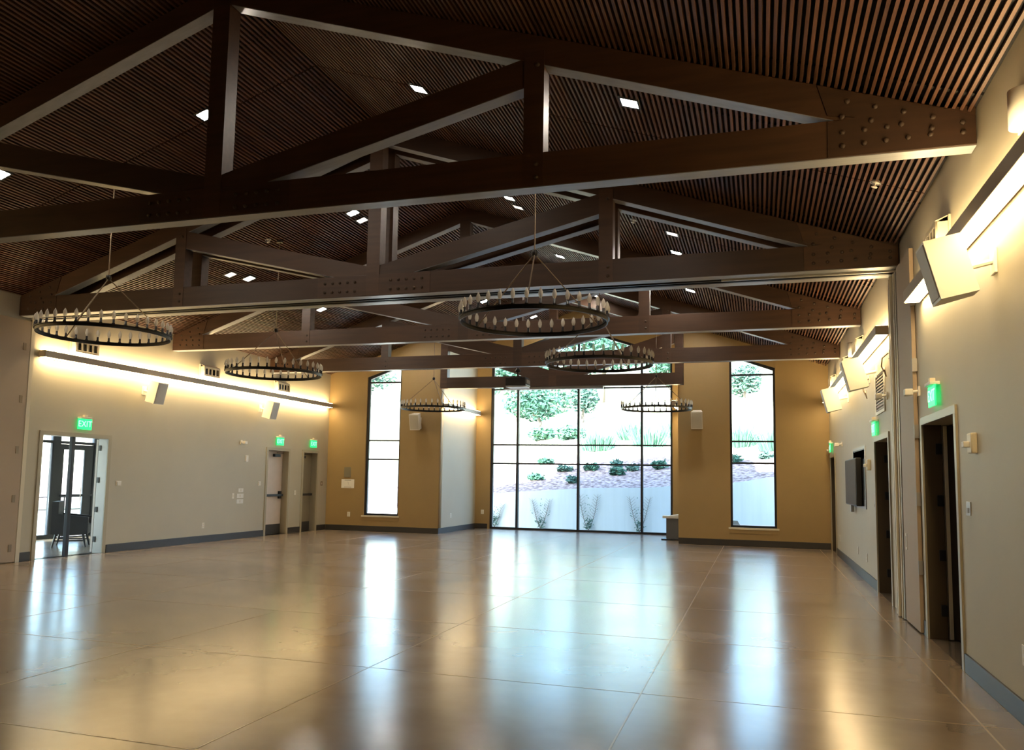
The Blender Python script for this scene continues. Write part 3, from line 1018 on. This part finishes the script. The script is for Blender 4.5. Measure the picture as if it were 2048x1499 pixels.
# ------------------------------------------------------------------ exit signs
def letters(body, size):
    cu = bpy.data.curves.new('txt', 'FONT')
    cu.body = body
    cu.size = size
    cu.align_x, cu.align_y = 'CENTER', 'CENTER'
    cu.extrude = .0015
    ob = bpy.data.objects.new('txt', cu)
    me = bpy.data.meshes.new_from_object(ob)
    bpy.data.objects.remove(ob)
    bpy.data.curves.remove(cu)
    me.materials.clear()
    me.transform(Matrix.Rotation(math.radians(90), 4, 'X'))
    return me


def exit_sign(label, loc, rz):
    r = thing('exit_sign', label, 'exit sign', loc, (0, 0, rz), group='green glowing exit signs')
    MB().box(-.13, .13, -.085, -.001, .095, .125, .004).build('canopy', M_WHITE, r)
    MB().box(-.035, .035, -.07, -.02, .125, .165, .004).build('mount', M_CREAM, r)
    p = MB().box(-.16, .16, -.052, -.040, -.10, .094, .003).build('panel', M_GREEN, r, label='green edge-lit panel')
    me = letters('EXIT', .155)
    link('lettering', me, M_GLET, p, (0, -.0545, -.003))
    return r


exit_sign('green exit sign over the lobby doorway', (XL, 11.77, 2.36), math.radians(90))
exit_sign('green exit sign over the pale closed door', (XL, 18.14, 2.36), math.radians(90))
exit_sign('green exit sign over the olive closed door in the left corner', (XL, 19.78, 2.37), math.radians(90))
exit_sign('largest green exit sign, over the near open doorway', (XR, 8.45, 2.345), math.radians(-90))
exit_sign('green exit sign over the middle open doorway', (XR, 12.55, 2.30), math.radians(-90))
exit_sign('green exit sign in the far right corner over the last doorway', (XR, 19.95, 2.34), math.radians(-90))

# ------------------------------------------------------------------ small things on the walls
def plate(name, label, cat, x, s, y, z, w, h, m=None, face='switch', group='wall plates'):
    r = thing(name, label, cat, (x, y, z), (0, 0, 0 if s > 0 else math.pi), group=group)
    m = m or M_WHITE
    MB().box(.0005, .008, -w / 2, w / 2, -h / 2, h / 2, .002).build('cover', m, r)
    if face == 'outlet':
        for k in (-1, 1):
            MB().box(.008, .0105, -.017, .017, k * .024 - .014, k * .024 + .014, .002).build('socket', M_CREAM, r)
    elif face == 'switch':
        MB().box(.008, .013, -.014, .014, -.028, .028, .002).build('rocker', M_CREAM, r)
    elif face == 'panel':
        MB().box(.008, .02, -w / 2 + .015, w / 2 - .015, -h / 2 + .015, h / 2 - .015, .003).build('keypad', M_WHITE, r)
    elif face == 'key':
        MB().box(.008, .012, -w * .22, w * .22, -h * .3, h * .05, .001).build('key_switch', M_INK, r)
    return r


def bplate(name, label, cat, x, y, z, w, h, face='outlet'):
    r = thing(name, label, cat, (x, y, z), group='wall plates')
    MB().box(-w / 2, w / 2, -.008, -.0005, -h / 2, h / 2, .002).build('cover', M_WHITE, r)
    for k in (-1, 1):
        MB().box(-.017, .017, -.0105, -.008, k * .024 - .014, k * .024 + .014, .002).build('socket', M_CREAM, r)


plate('control_plate', 'small white control plate beside the lobby doorway', 'control panel', XL, 1, 12.73, 1.29, .13, .10, face='panel')
plate('wall_outlet', 'white outlet low on the left wall', 'outlet', XL, 1, 15.3, .37, .08, .12, face='outlet')
plate('thermostat', 'white thermostat above the switch plates on the left wall', 'thermostat', XL, 1, 16.8, 1.88, .12, .16, face='panel')
plate('switch_plate', 'topmost of three stacked white plates beside the pale door', 'switch', XL, 1, 16.62, 1.13, .19, .09, face='switch')
plate('switch_plate', 'middle one of three stacked white plates beside the pale door', 'switch', XL, 1, 16.60, 1.0, .26, .10, face='switch')
plate('switch_plate', 'lowest of three stacked white plates beside the pale door', 'switch', XL, 1, 16.60, .87, .26, .10, face='switch')
plate('switch_plate', 'narrow white switch left of the three stacked plates', 'switch', XL, 1, 16.33, 1.0, .07, .12, face='switch')
plate('control_plate', 'small white plate just left of the pale closed door', 'control panel', XL, 1, 17.36, 1.29, .11, .11, face='panel')
plate('switch_plate', 'white switch between the two closed doors', 'switch', XL, 1, 19.0, 1.05, .09, .12, face='switch')
plate('switch_plate', 'brown switch plate between olive door and corner', 'switch', XL, 1, 20.36, 1.29, .10, .12, M_ROD, 'switch')
plate('key_plate', 'grey metal key switch plate beside the near open doorway', 'switch', XR, -1, 7.40, 1.33, .13, .11, M_PLATE, 'key')
plate('key_plate', 'grey metal plate between wall screen and middle doorway', 'switch', XR, -1, 14.05, 1.21, .2, .13, M_PLATE, 'key')
plate('key_plate', 'narrow grey plate touching the middle doorway frame', 'switch', XR, -1, 12.95, 1.23, .09, .12, M_PLATE, 'key')
plate('wall_outlet', 'white outlet low on the right wall at the frame edge', 'outlet', XR, -1, 6.08, .44, .09, .13, face='outlet')
plate('wall_outlet', 'white outlet under the wall screen, farthest of three', 'outlet', XR, -1, 18.5, .40, .09, .13, face='outlet')
plate('wall_outlet', 'white outlet under the wall screen, middle one of three', 'outlet', XR, -1, 15.3, .40, .09, .13, face='outlet')
plate('wall_outlet', 'white outlet near the middle doorway, nearest of three', 'outlet', XR, -1, 14.05, .38, .09, .13, face='outlet')
bplate('wall_outlet', 'white outlet low on the ochre wall below the paper notice', 'outlet', -10.95, YB, .45, .09, .13)
bplate('wall_outlet', 'white outlet on the ochre strip left of the great window', 'outlet', -8.02, YW, .5, .09, .13)
r = thing('wall_outlet', 'white outlet low on the pale bay side wall', 'outlet', (BL, 21.6, .46), group='wall plates')
MB().box(.0005, .008, -.045, .045, -.065, .065, .002).build('cover', M_WHITE, r)
for k in (-1, 1):
    MB().box(.008, .0105, -.017, .017, k * .024 - .014, k * .024 + .014, .002).build('socket', M_CREAM, r)


def alarm(label, y, z, k=1.):
    r = thing('fire_alarm', label, 'alarm', (XR, y, z), group='horn strobe alarms')
    MB().box(-.045 * k, -.0005, -.06 * k, .06 * k, -.075 * k, .075 * k, .01).build('housing', M_CREAM, r)
    MB().box(-.085 * k, -.045 * k, -.02 * k, .045 * k, -.03 * k, .012 * k, .006).build('strobe', M_WHITE, r)


alarm('cream horn strobe alarm beside the near open doorway', 7.12, 1.84, 1.05)
alarm('cream horn strobe alarm between wall screen and middle doorway', 13.4, 1.81, 1.1)
alarm('cream alarm box at the far right corner beside the exit sign', 20.45, 2.31, 1.0)


def motion(label, x, s, y, z):
    r = thing('security_sensor', label, 'sensor', (x, y, z), (0, 0, 0 if s > 0 else math.pi), group='white corner sensors')
    MB().box(.0005, .02, -.03, .03, -.05, .05, .004).build('base', M_WHITE, r)
    MB().tube([(.02, 0, 0), (.09, 0, -.01)], .015, 8).build('arm', M_WHITE, r)
    MB().box(.07, .15, -.05, .05, -.045, .025, .012).build('head', M_WHITE, r)


motion('white security sensor high on the left wall above the thermostat', XL, 1, 16.55, 2.26)
motion('white security sensor beside the largest exit sign', XR, -1, 9.3, 2.48)
motion('white security sensor above the wall screen', XR, -1, 17.6, 2.31)
motion('small white bracket sensor beside the grey wall panel', XR, -1, 11.5, 2.66)

r = thing('return_grille', 'tall grey louvred return grille high on the wall by the folded partition', 'vent', (XR, 12.1, 2.77))
link('frame', sheet(rect(-.42, .42, -.29, .29), [rect(-.38, .38, -.25, .25)], 'x', -.02, -.0005), M_WHITE, r)
for k in range(12):
    z = -.235 + k * .0425
    MB().prism([(-.016, z), (-.004, z + .026), (-.002, z + .022), (-.014, z - .004)], 'y', -.38, .38).build('louver', M_PLATE, r)
for lb, y, z in (('thin looped cable hook high beside the return grille', 11.25, 3.14), ('thin looped cable hook under the far right strip light', 13.2, 3.05)):
    r = thing('cable_hook', lb, 'hook', (XR, y, z), group='thin cable hooks')
    MB().box(-.012, -.0005, -.05, .05, -.03, .08, .004).build('base', M_CREAM, r)
    pts = [(-.012, 0, .04), (-.08, .04, -.02), (-.09, .06, -.12), (-.06, .04, -.2), (-.05, -.03, -.26), (-.07, -.05, -.18), (-.06, 0, -.14)]
    MB().tube(pts, .008, 6).build('loop', M_ROD, r)

# wall screen in its recess
r = thing('wall_screen', 'large flat screen with a painted brown reflection, standing proud of its dark recess on the right wall', 'screen', (XR, 14.9, 1.55))
link('recess_frame', sheet(rect(-.95, .75, -.42, .58), [rect(-.90, .70, -.38, .54)], 'x', -.012, -.0005), M_PLATE, r)
MB().box(-.006, -.0006, -.90, .70, -.38, .54).build('recess', M_BLACK, r)
MB().box(-.006, -.0055, -.88, .68, .37, .52).build('recess_panel', M_SAGE, r)
MB().box(-.105, -.02, -.55, 1.10, -.385, .395, .006).build('display_panel', M_BLACK, r)
me = MB().box(-.112, -.105, -.535, 1.085, -.37, .38, .003).mesh('screen_face_mesh')
link('screen_face', me, mat('brown_reflection', (.085, .05, .022), .65, spec=.2), r)  # brown colour stands in for the ochre wall reflected in the screen
MB().box(-.02, -.006, .15, .45, -.12, .12).build('wall_arm', M_BLACK, r)
MB().box(-.08, -.03, .55, .70, -.51, -.385, .004).build('control_box', M_PLATE, r)

# notice on the ochre wall
r = thing('paper_notice', 'white landscape paper notice pinned to the ochre wall left of the tall window', 'notice', (-11.01, YB, 1.30))
MB().box(-.2, .2, -.004, -.0005, -.125, .125).build('sheet', M_PAPER, r)
MB().box(-.10, .10, -.0048, -.0041, .085, .10).build('print_line', M_INK, r)
MB().box(-.11, .11, -.0048, -.0041, -.105, -.09).build('print_line', M_INK, r)
MB().prism([(-.03, .06), (.02, .04), (.03, -.03), (.06, -.06), (.045, -.06), (.015, -.02), (.005, .03)], 'y', -.0048, -.0041).build('print_sketch', mat('ink_pale', (.6, .6, .59), .7), r)
r = thing('document_holder', 'grey translucent document holder above the paper notice', 'holder', (-11.03, YB, 1.62))
MB().box(-.105, .105, -.006, -.0005, -.14, .14, .002).build('back', mat('smoked_plastic', (.2, .18, .13), .3), r)
MB().box(-.10, .10, -.022, -.017, -.14, .08, .002).build('front_pocket', mat('smoked_plastic', (.2, .18, .13), .3), r)
MB().box(-.10, .10, -.018, -.005, -.14, -.128).build('pocket_floor', mat('smoked_plastic', (.2, .18, .13), .3), r)

# ------------------------------------------------------------------ projector under the last full truss
r = thing('projector', 'black ceiling projector on a short pole under the last full truss', 'projector', (-5.58, 18.95, 3.86))
MB().box(-.26, .26, -.20, .24, -.10, .10, .025).build('body', M_BLACK, r)
MB().box(-.25, .25, -.19, .23, -.135, -.10, .008).build('underside', mat('projector_grey', (.35, .36, .38), .4), r, label='pale grey underside')
MB().lathe([(0, -.02), (.055, -.02), (.06, .02), (.045, .045), (0, .03)], 14).build('lens', M_BLACK, r, True, loc=(.15, .26, 0)).rotation_euler = (math.radians(-90), 0, 0)
for k in range(3):
    MB().box(.262, .268, -.12 + k * .1, -.05 + k * .1, -.04, .05).build('vent', M_PLATE, r)
MB().tube([(0, 0, .10), (0, 0, roof(-5.58) - 3.86 - .02)], .022, 10).build('pole', M_IRON, r)
MB().lathe([(0, .24), (.07, .25), (.075, .30), (.03, .34), (0, .34)], 12).build('swivel', M_IRON, r, True)
MB().box(-.14, .14, -.1, .1, .10, .12).build('mount_plate', M_IRON, r)
# rolled projection screen along the bay truss
r = thing('projection_screen', 'slim pale housing of a rolled projection screen along the bay truss underside', 'screen', (0, 20.30, 3.86))
MB().box(-6.35, -3.75, .02, .13, -.02, .032, .006).build('case', M_PLATE, r)
for x in (-6.37, -3.75):
    MB().box(x, x + .02, .01, .14, -.025, .033).build('end_cap', M_PLATE, r)

# sprinklers
for lb, x, y in (('small pale sprinkler head in the slats of the nearest right slope', 1.13, 8.5), ('small pale sprinkler head in the slats left of the double truss', -8.12, 12.0), ('small pale sprinkler head in the slats of the double truss right opening', -1.75, 12.0)):
    s = 1 if x > XC else -1
    r = thing('sprinkler', lb, 'sprinkler', (x, y, roof(x)), (0, s * ang, 0), group='sprinkler heads')
    MB().lathe([(0, -.045), (.03, -.045), (.03, -.04), (.008, -.035), (.01, 0), (.04, 0), (.04, .02), (0, .02)], 10).build('head', M_WHITE, r, True)
    MB().hoop(.042, .055, -.004, .004, 16).build('escutcheon', M_PLATE, r)

# low pedestal cabinet behind the bay corner
r = thing('pedestal_cabinet', 'low grey pedestal cabinet on black base with pale overhanging top at bay corner', 'cabinet', (-2.12, 22.0, 0))
MB().box(-.32, .20, -.28, .28, .001, .03, .004).build('base', M_BLACK, r)
MB().box(-.20, .20, -.20, .24, .03, .56, .006).build('body', mat('grey_laminate', (.14, .14, .14), .5), r)
MB().box(-.29, .20, -.26, .28, .56, .62, .006).build('top', M_WHITE, r)
MB().prism([(-.12, .62), (.19, .62), (.19, .67), (-.10, .632)], 'y', -.2, .2).build('folded_paper', M_PAPER, r)

# ------------------------------------------------------------------ outside
def lerp(x, xs, ys):
    if x <= xs[0]:
        return ys[0]
    for a, b, c, d in zip(xs, xs[1:], ys, ys[1:]):
        if x <= b:
            return c + (d - c) * (x - a) / (b - a)
    return ys[-1]


RX = [-16, -13, -9, -5.5, -3.4, -2.5, -.8, .6, 4, 10]
RZ = [.1, .3, 1.0, 1.25, 1.3, 1.4, 1.5, 1.75, 2.4, 3]


def ztop(x):
    return lerp(x, RX, RZ)


def hill(x, y):
    h = ztop(x) - .08 + .21 * (y - 27.5)
    k = min(1., max(0., (y - 29) / 6))
    return h + k * .25 * noise.noise(Vector((x * .25, y * .25, 0))) + k * .06 * noise.noise(Vector((x, y, 3)))


# ground around the building
me = sheet([(-80, -40), (60, -40), (60, 27.6), (-80, 27.6)], [[(XL - .35, YF - .3), (XL - .35, 9.45), (GX - .1, 9.45), (GX - .1, 17.45), (XL - .35, 17.45), (XL - .35, YB + .3), (BL - .25, YB + .3), (BL - .25, YW + .26), (BR + .25, YW + .26), (BR + .25, YB + .3), (4.75, YB + .3), (4.75, YF - .3)]], 'z', -.35, -.15)
structure('ground', me, mat('pale_paving', (.55, .52, .47), .9, var=.12, vscale=1.2), 'pale paving around the hall outside the glass', 'ground')


def hill_mat():
    m = mat('hillside', (.4, .25, .18), .95)
    nt = m.node_tree
    b = nt.nodes['Principled BSDF']
    tc = nt.nodes.new('ShaderNodeTexCoord')
    sep = nt.nodes.new('ShaderNodeSeparateXYZ')
    nt.links.new(tc.outputs['Object'], sep.inputs[0])
    n = nt.nodes.new('ShaderNodeTexNoise')
    n.inputs['Scale'].default_value = .35
    n.inputs['Detail'].default_value = 8
    nt.links.new(tc.outputs['Object'], n.inputs['Vector'])
    n2 = nt.nodes.new('ShaderNodeTexNoise')
    n2.inputs['Scale'].default_value = 7
    n2.inputs['Detail'].default_value = 6
    nt.links.new(tc.outputs['Object'], n2.inputs['Vector'])
    mul = nt.nodes.new('ShaderNodeMath')
    mul.operation = 'MULTIPLY_ADD'
    mul.inputs[1].default_value = 7
    nt.links.new(n.outputs['Fac'], mul.inputs[0])
    nt.links.new(sep.outputs['Y'], mul.inputs[2])
    mr = nt.nodes.new('ShaderNodeMapRange')
    mr.inputs['From Min'].default_value = 36.5
    mr.inputs['From Max'].default_value = 39.5
    nt.links.new(mul.outputs[0], mr.inputs['Value'])
    r1 = nt.nodes.new('ShaderNodeValToRGB')
    r1.color_ramp.elements[0].position = .35
    r1.color_ramp.elements[1].position = .62
    r1.color_ramp.elements[0].color = (.10, .052, .047, 1)
    r1.color_ramp.elements[1].color = (.42, .31, .29, 1)
    nt.links.new(n2.outputs['Fac'], r1.inputs[0])
    r2 = nt.nodes.new('ShaderNodeValToRGB')
    r2.color_ramp.elements[0].position = .3
    r2.color_ramp.elements[0].color = (.52, .47, .33, 1)
    r2.color_ramp.elements[1].color = (.72, .67, .5, 1)
    nt.links.new(n2.outputs['Fac'], r2.inputs[0])
    mx = nt.nodes.new('ShaderNodeMix')
    mx.data_type = 'RGBA'
    nt.links.new(mr.outputs[0], mx.inputs[0])
    nt.links.new(r1.outputs[0], mx.inputs[6])
    nt.links.new(r2.outputs[0], mx.inputs[7])
    nt.links.new(mx.outputs[2], b.inputs['Base Color'])
    return m


b = MB()
NX, NY = 90, 70
gx = [-70 + 110 * i / NX for i in range(NX + 1)]
gy = [27.45 + 100 * (j / NY) ** 1.7 for j in range(NY + 1)]
V = [[b.bm.verts.new((x, y, hill(x, y))) for x in gx] for y in gy]
for j in range(NY):
    for i in range(NX):
        b.bm.faces.new((V[j][i], V[j][i + 1], V[j + 1][i + 1], V[j + 1][i]))
structure('hill', b.mesh('hill', True), hill_mat(), 'sunlit slope of red mulch rising to pale dry grass behind the hall', 'hillside')


def conc_mat():
    m = mat('board_formed_concrete', (.46, .46, .45), .85)
    nt = m.node_tree
    bs = nt.nodes['Principled BSDF']
    tc = nt.nodes.new('ShaderNodeTexCoord')
    mp = nt.nodes.new('ShaderNodeMapping')
    mp.inputs['Scale'].default_value = (5, 5, .35)
    n = nt.nodes.new('ShaderNodeTexNoise')
    n.inputs['Scale'].default_value = 1.4
    n.inputs['Detail'].default_value = 4
    r = nt.nodes.new('ShaderNodeValToRGB')
    r.color_ramp.elements[0].color = (.5, .53, .55, 1)
    r.color_ramp.elements[1].color = (.62, .65, .67, 1)
    nt.links.new(tc.outputs['Object'], mp.inputs[0])
    nt.links.new(mp.outputs[0], n.inputs['Vector'])
    nt.links.new(n.outputs['Fac'], r.inputs[0])
    nt.links.new(r.outputs[0], bs.inputs['Base Color'])
    return m


b = MB()
xs = [-16 + .5 * k for k in range(53)]
yw = lambda x: 27.2 - max(0, (x + 2.5)) * .12
rings = []
for x in xs:
    y = yw(x)
    rings.append([b.bm.verts.new(p) for p in ((x, y, -.3), (x, y + .3, -.3), (x, y + .3, ztop(x)), (x, y, ztop(x)))])
for A, B in zip(rings, rings[1:]):
    for i in range(4):
        b.bm.faces.new((A[i], A[(i + 1) % 4], B[(i + 1) % 4], B[i]))
b.bm.faces.new(rings[0])
b.bm.faces.new(rings[-1][::-1])
tag(b.build('retaining_wall', conc_mat()), 'curving board-marked concrete retaining wall at the foot of the hillside', 'wall', kind='structure')

# foliage
M_LEAF = mat('oak_leaf', (.055, .13, .088), .7, var=.35, vscale=3)
M_LEAF2 = mat('grey_leaf', (.085, .155, .125), .7, var=.3, vscale=3)
M_GRASS = mat('tall_grass', (.085, .18, .125), .7, var=.3, vscale=3)
M_BARK = mat('bark', (.16, .13, .11), .9, bump=.5, bscale=20)
for mm in (M_LEAF, M_LEAF2, M_GRASS):
    mm.node_tree.nodes['Principled BSDF'].inputs['Specular IOR Level'].default_value = .2


def leaves(b, rng, c, rad, n, size):
    for _ in range(n):
        d = Vector((rng.gauss(0, 1), rng.gauss(0, 1), rng.gauss(0, 1))).normalized() * (rng.random() ** .45)
        p = Vector(c) + Vector((d.x * rad[0], d.y * rad[1], d.z * rad[2]))
        a = Vector((rng.gauss(0, 1), rng.gauss(0, 1), rng.gauss(0, .6))).normalized() * size * rng.uniform(.6, 1.3)
        e = a.orthogonal().normalized() * size * rng.uniform(.3, .6)
        b.bm.faces.new([b.bm.verts.new(q) for q in (p - a, p - e * .9, p + a, p + e * .9)])


def tree(label, x, y, h, crown, seed, n=1500, lean=.0, m=None, trunk_r=.22, size=.22):
    rng = random.Random(seed)
    z0 = hill(x, y)
    r = thing('hillside_tree', label, 'tree', (x, y, z0), group='trees on the hillside')
    tops = []
    b = MB()
    top = Vector((lean, 0, h * .42))
    b.tube([(0, 0, -.3), (lean * .4, 0, h * .25), tuple(top)], [trunk_r, trunk_r * .8, trunk_r * .55], 8)
    b.build('trunk', M_BARK, r, True)
    for k in range(5):
        a = 2 * math.pi * k / 5 + rng.random()
        e = top + Vector((math.cos(a) * crown[0] * .55, math.sin(a) * crown[0] * .55, h * rng.uniform(.08, .26)))
        MB().tube([tuple(top - Vector((0, 0, h * .08))), tuple((top + e) / 2 + Vector((0, 0, .15))), tuple(e)], [trunk_r * .45, trunk_r * .3, trunk_r * .15], 6).build('branch', M_BARK, r, True)
        tops.append(e)
    b = MB()
    for e in tops + [top + Vector((0, 0, h * .3))]:
        leaves(b, rng, e, (crown[0] * .55, crown[0] * .55, crown[1] * .5), n // 6, size)
    f = b.build('crown', m or M_LEAF, r)
    f['kind'] = 'stuff'
    return r


tree('spreading tree with a slim leaning trunk in the second window column', -11.3, 43.5, 3.0, (1.9, 1.5), 1, 1500, -.4, trunk_r=.12, size=.17)
tree('darker small tree just right of the slim leaning trunk', -9.75, 46.6, 2.3, (1.0, 1.5), 2, 1300, .05, M_LEAF2, .1, .15)
tree('large pale-barked tree rising behind the middle of the great window', -10.9, 58.0, 6.4, (3.0, 2.8), 3, 2200, .3, None, .4, .24)
tree('tall tree high on the slope behind the right mullion', -5.0, 50.5, 4.6, (2.3, 2.4), 4, 1900, .2, None, .2, .2)
tree('tall tree at the top left of the great window', -15.6, 53.0, 4.8, (2.3, 2.2), 5, 1900, 0, None, .2, .2)
tree('bushy tree filling the upper part of the right tall window', -.75, 48.7, 2.6, (1.05, 1.7), 6, 1500, .05, M_LEAF2, .1, .16)
tree('tree seen at the top of the left tall window', -32.2, 63.0, 5.2, (2.4, 2.2), 7, 1800, 0, M_LEAF2, .2, .22)
tree('second tree at the top of the left tall window', -38.5, 70.0, 5.5, (2.6, 2.2), 8, 1600, 0, None, .2, .22)
tree('tall tree at the ridge behind the right mullion', -6.2, 63.0, 6.5, (2.6, 2.8), 9, 1800, 0, M_LEAF2, .25, .24)
tree('tall tree at the ridge left of the great window centre', -18.5, 64.0, 6.5, (3.2, 2.8), 10, 1800, 0, M_LEAF, .25, .24)


def shrub(label, x, y, w, h, seed, m=None, n=220, size=.1, grp='low shrubs on the mulch slope'):
    rng = random.Random(seed)
    r = thing('shrub', label, 'shrub', (x, y, hill(x, y)), group=grp)
    b = MB()
    for k in range(4):
        leaves(b, rng, (rng.uniform(-w, w) * .4, rng.uniform(-w, w) * .3, h * .45), (w * .55, w * .5, h * .5), n // 4, size)
    f = b.build('foliage', m or M_LEAF2, r)
    f['kind'] = 'stuff'
    for k in range(3):
        a = k * 2.1
        MB().tube([(0, 0, -.05), (math.cos(a) * w * .3, math.sin(a) * w * .3, h * .5)], .015, 5).build('stem', M_BARK, r)


LOW = [(-8.46, 33.1, 'low shrub on the mulch, leftmost in the second window column'), (-7.3, 31.4, 'low shrub on the mulch just right of the leftmost one'), (-6.2, 31.3, 'low shrub on the mulch against the centre mullion'),
       (-5.3, 31.6, 'low shrub on the mulch first right of the centre mullion'), (-4.97, 30.1, 'small low shrub nearest the retaining wall, third window column'), (-4.5, 30.9, 'low shrub on the mulch in the middle of the third window column'),
       (-3.52, 31.0, 'low shrub on the mulch in the last window column'), (-6.4, 28.9, 'tiny shrub just above the retaining wall near the centre mullion'), (-.82, 31.0, 'low shrub on the mulch at left of the right tall window'), (.25, 31.2, 'low shrub on the mulch at right of the right tall window'),
       (-8.1, 30.0, 'low shrub above the retaining wall in the second window column')]
for i, (x, y, lb) in enumerate(LOW):
    shrub(lb, x, y, random.uniform(.32, .5), random.uniform(.25, .38), 20 + i, M_LEAF2 if i % 2 else M_LEAF)
TALL = [(-6.9, 36.2, 'tall grass clump just right of the centre mullion'), (-5.75, 38.6, 'second tall grass clump along the slope crest'), (-4.6, 36.4, 'tall grass clump behind the right mullion'), (-3.6, 38.8, 'tall grass clump in the last window column'),
        (-.75, 35.2, 'tall grass clump at left in the right tall window'), (.6, 33.2, 'tall grass clump at right in the right tall window')]
for i, (x, y, lb) in enumerate(TALL):
    rng = random.Random(50 + i)
    r = thing('grass_clump', lb, 'grass', (x, y, hill(x, y)), group='tall grass clumps along the slope')
    b = MB()
    for k in range(260):
        a, rr = rng.uniform(0, 6.28), rng.uniform(0, .55)
        p = Vector((math.cos(a) * rr * 1.2, math.sin(a) * rr, -.05))
        q = p + Vector((math.cos(a) * rr * .8, math.sin(a) * rr * .8, rng.uniform(.5, 1.0)))
        s_ = Vector((rng.uniform(-1, 1), rng.uniform(-1, 1), 0)).normalized() * .035
        b.bm.faces.new([b.bm.verts.new(v) for v in (p - s_, p + s_, q + s_ * .2, q - s_ * .2)])
    f = b.build('blades', M_GRASS, r)
    f['kind'] = 'stuff'
shrub('wide bush below the slim leaning tree', -10.9, 42.0, 1.2, .7, 70, M_GRASS, 500, .16, 'wide bushes below the trees')
shrub('wide bush right of the slim leaning trunk', -8.9, 39.9, 1.1, .7, 71, M_GRASS, 500, .16, 'wide bushes below the trees')

# vines trained on the retaining wall
VN = [(-7.1, 1.0, 'thin trained vine on the retaining wall in the second window column'), (-5.45, 1.2, 'thin trained vine on the retaining wall right of the centre mullion'), (-3.75, 1.15, 'thin trained vine on the retaining wall at the right mullion'), (-8.75, .8, 'thin trained vine on the retaining wall in the first window column')]
for i, (x, h, lb) in enumerate(VN):
    rng = random.Random(90 + i)
    r = thing('wall_vine', lb, 'vine', (x, 27.13, -.15), group='vines on the retaining wall')
    for s in (-1, 1):
        pts = [(0, 0, 0), (s * .12, .01, .25), (s * .22, .02, .6), (s * (.30 + .1 * rng.random()), .03, h)]
        st = MB().tube(pts, [.014, .011, .008, .005], 5).build('stem', M_BARK, r)
        for k in range(9):
            t = .3 + .075 * k
            z = h * t
            xx = s * (.05 + .28 * t)
            for e in (-1, 1):
                MB().tube([(xx, .015, z), (xx + e * .13, .0, z + .12)], [.006, .003], 4).build('twig', M_BARK, st)
    b = MB()
    leaves(b, rng, (0, -.02, .22), (.2, .05, .2), 60, .05)
    leaves(b, rng, (0, -.02, h * .6), (.38, .03, h * .4), 40, .035)
    f = b.build('foliage', M_LEAF2, r)
    f['kind'] = 'stuff'

# low utility box outside the right tall window
r = thing('utility_box', 'low dark utility box with a sloping lid outside the right tall window', 'utility box', (-.80, 24.0, -.15))
MB().box(-.35, .22, -.2, .25, 0, .48, .01).build('body', M_FRAME, r)
MB().prism([(-.40, .48), (.30, .48), (.22, .62), (-.40, .62)], 'y', -.25, .30).build('lid', M_PLATE, r)
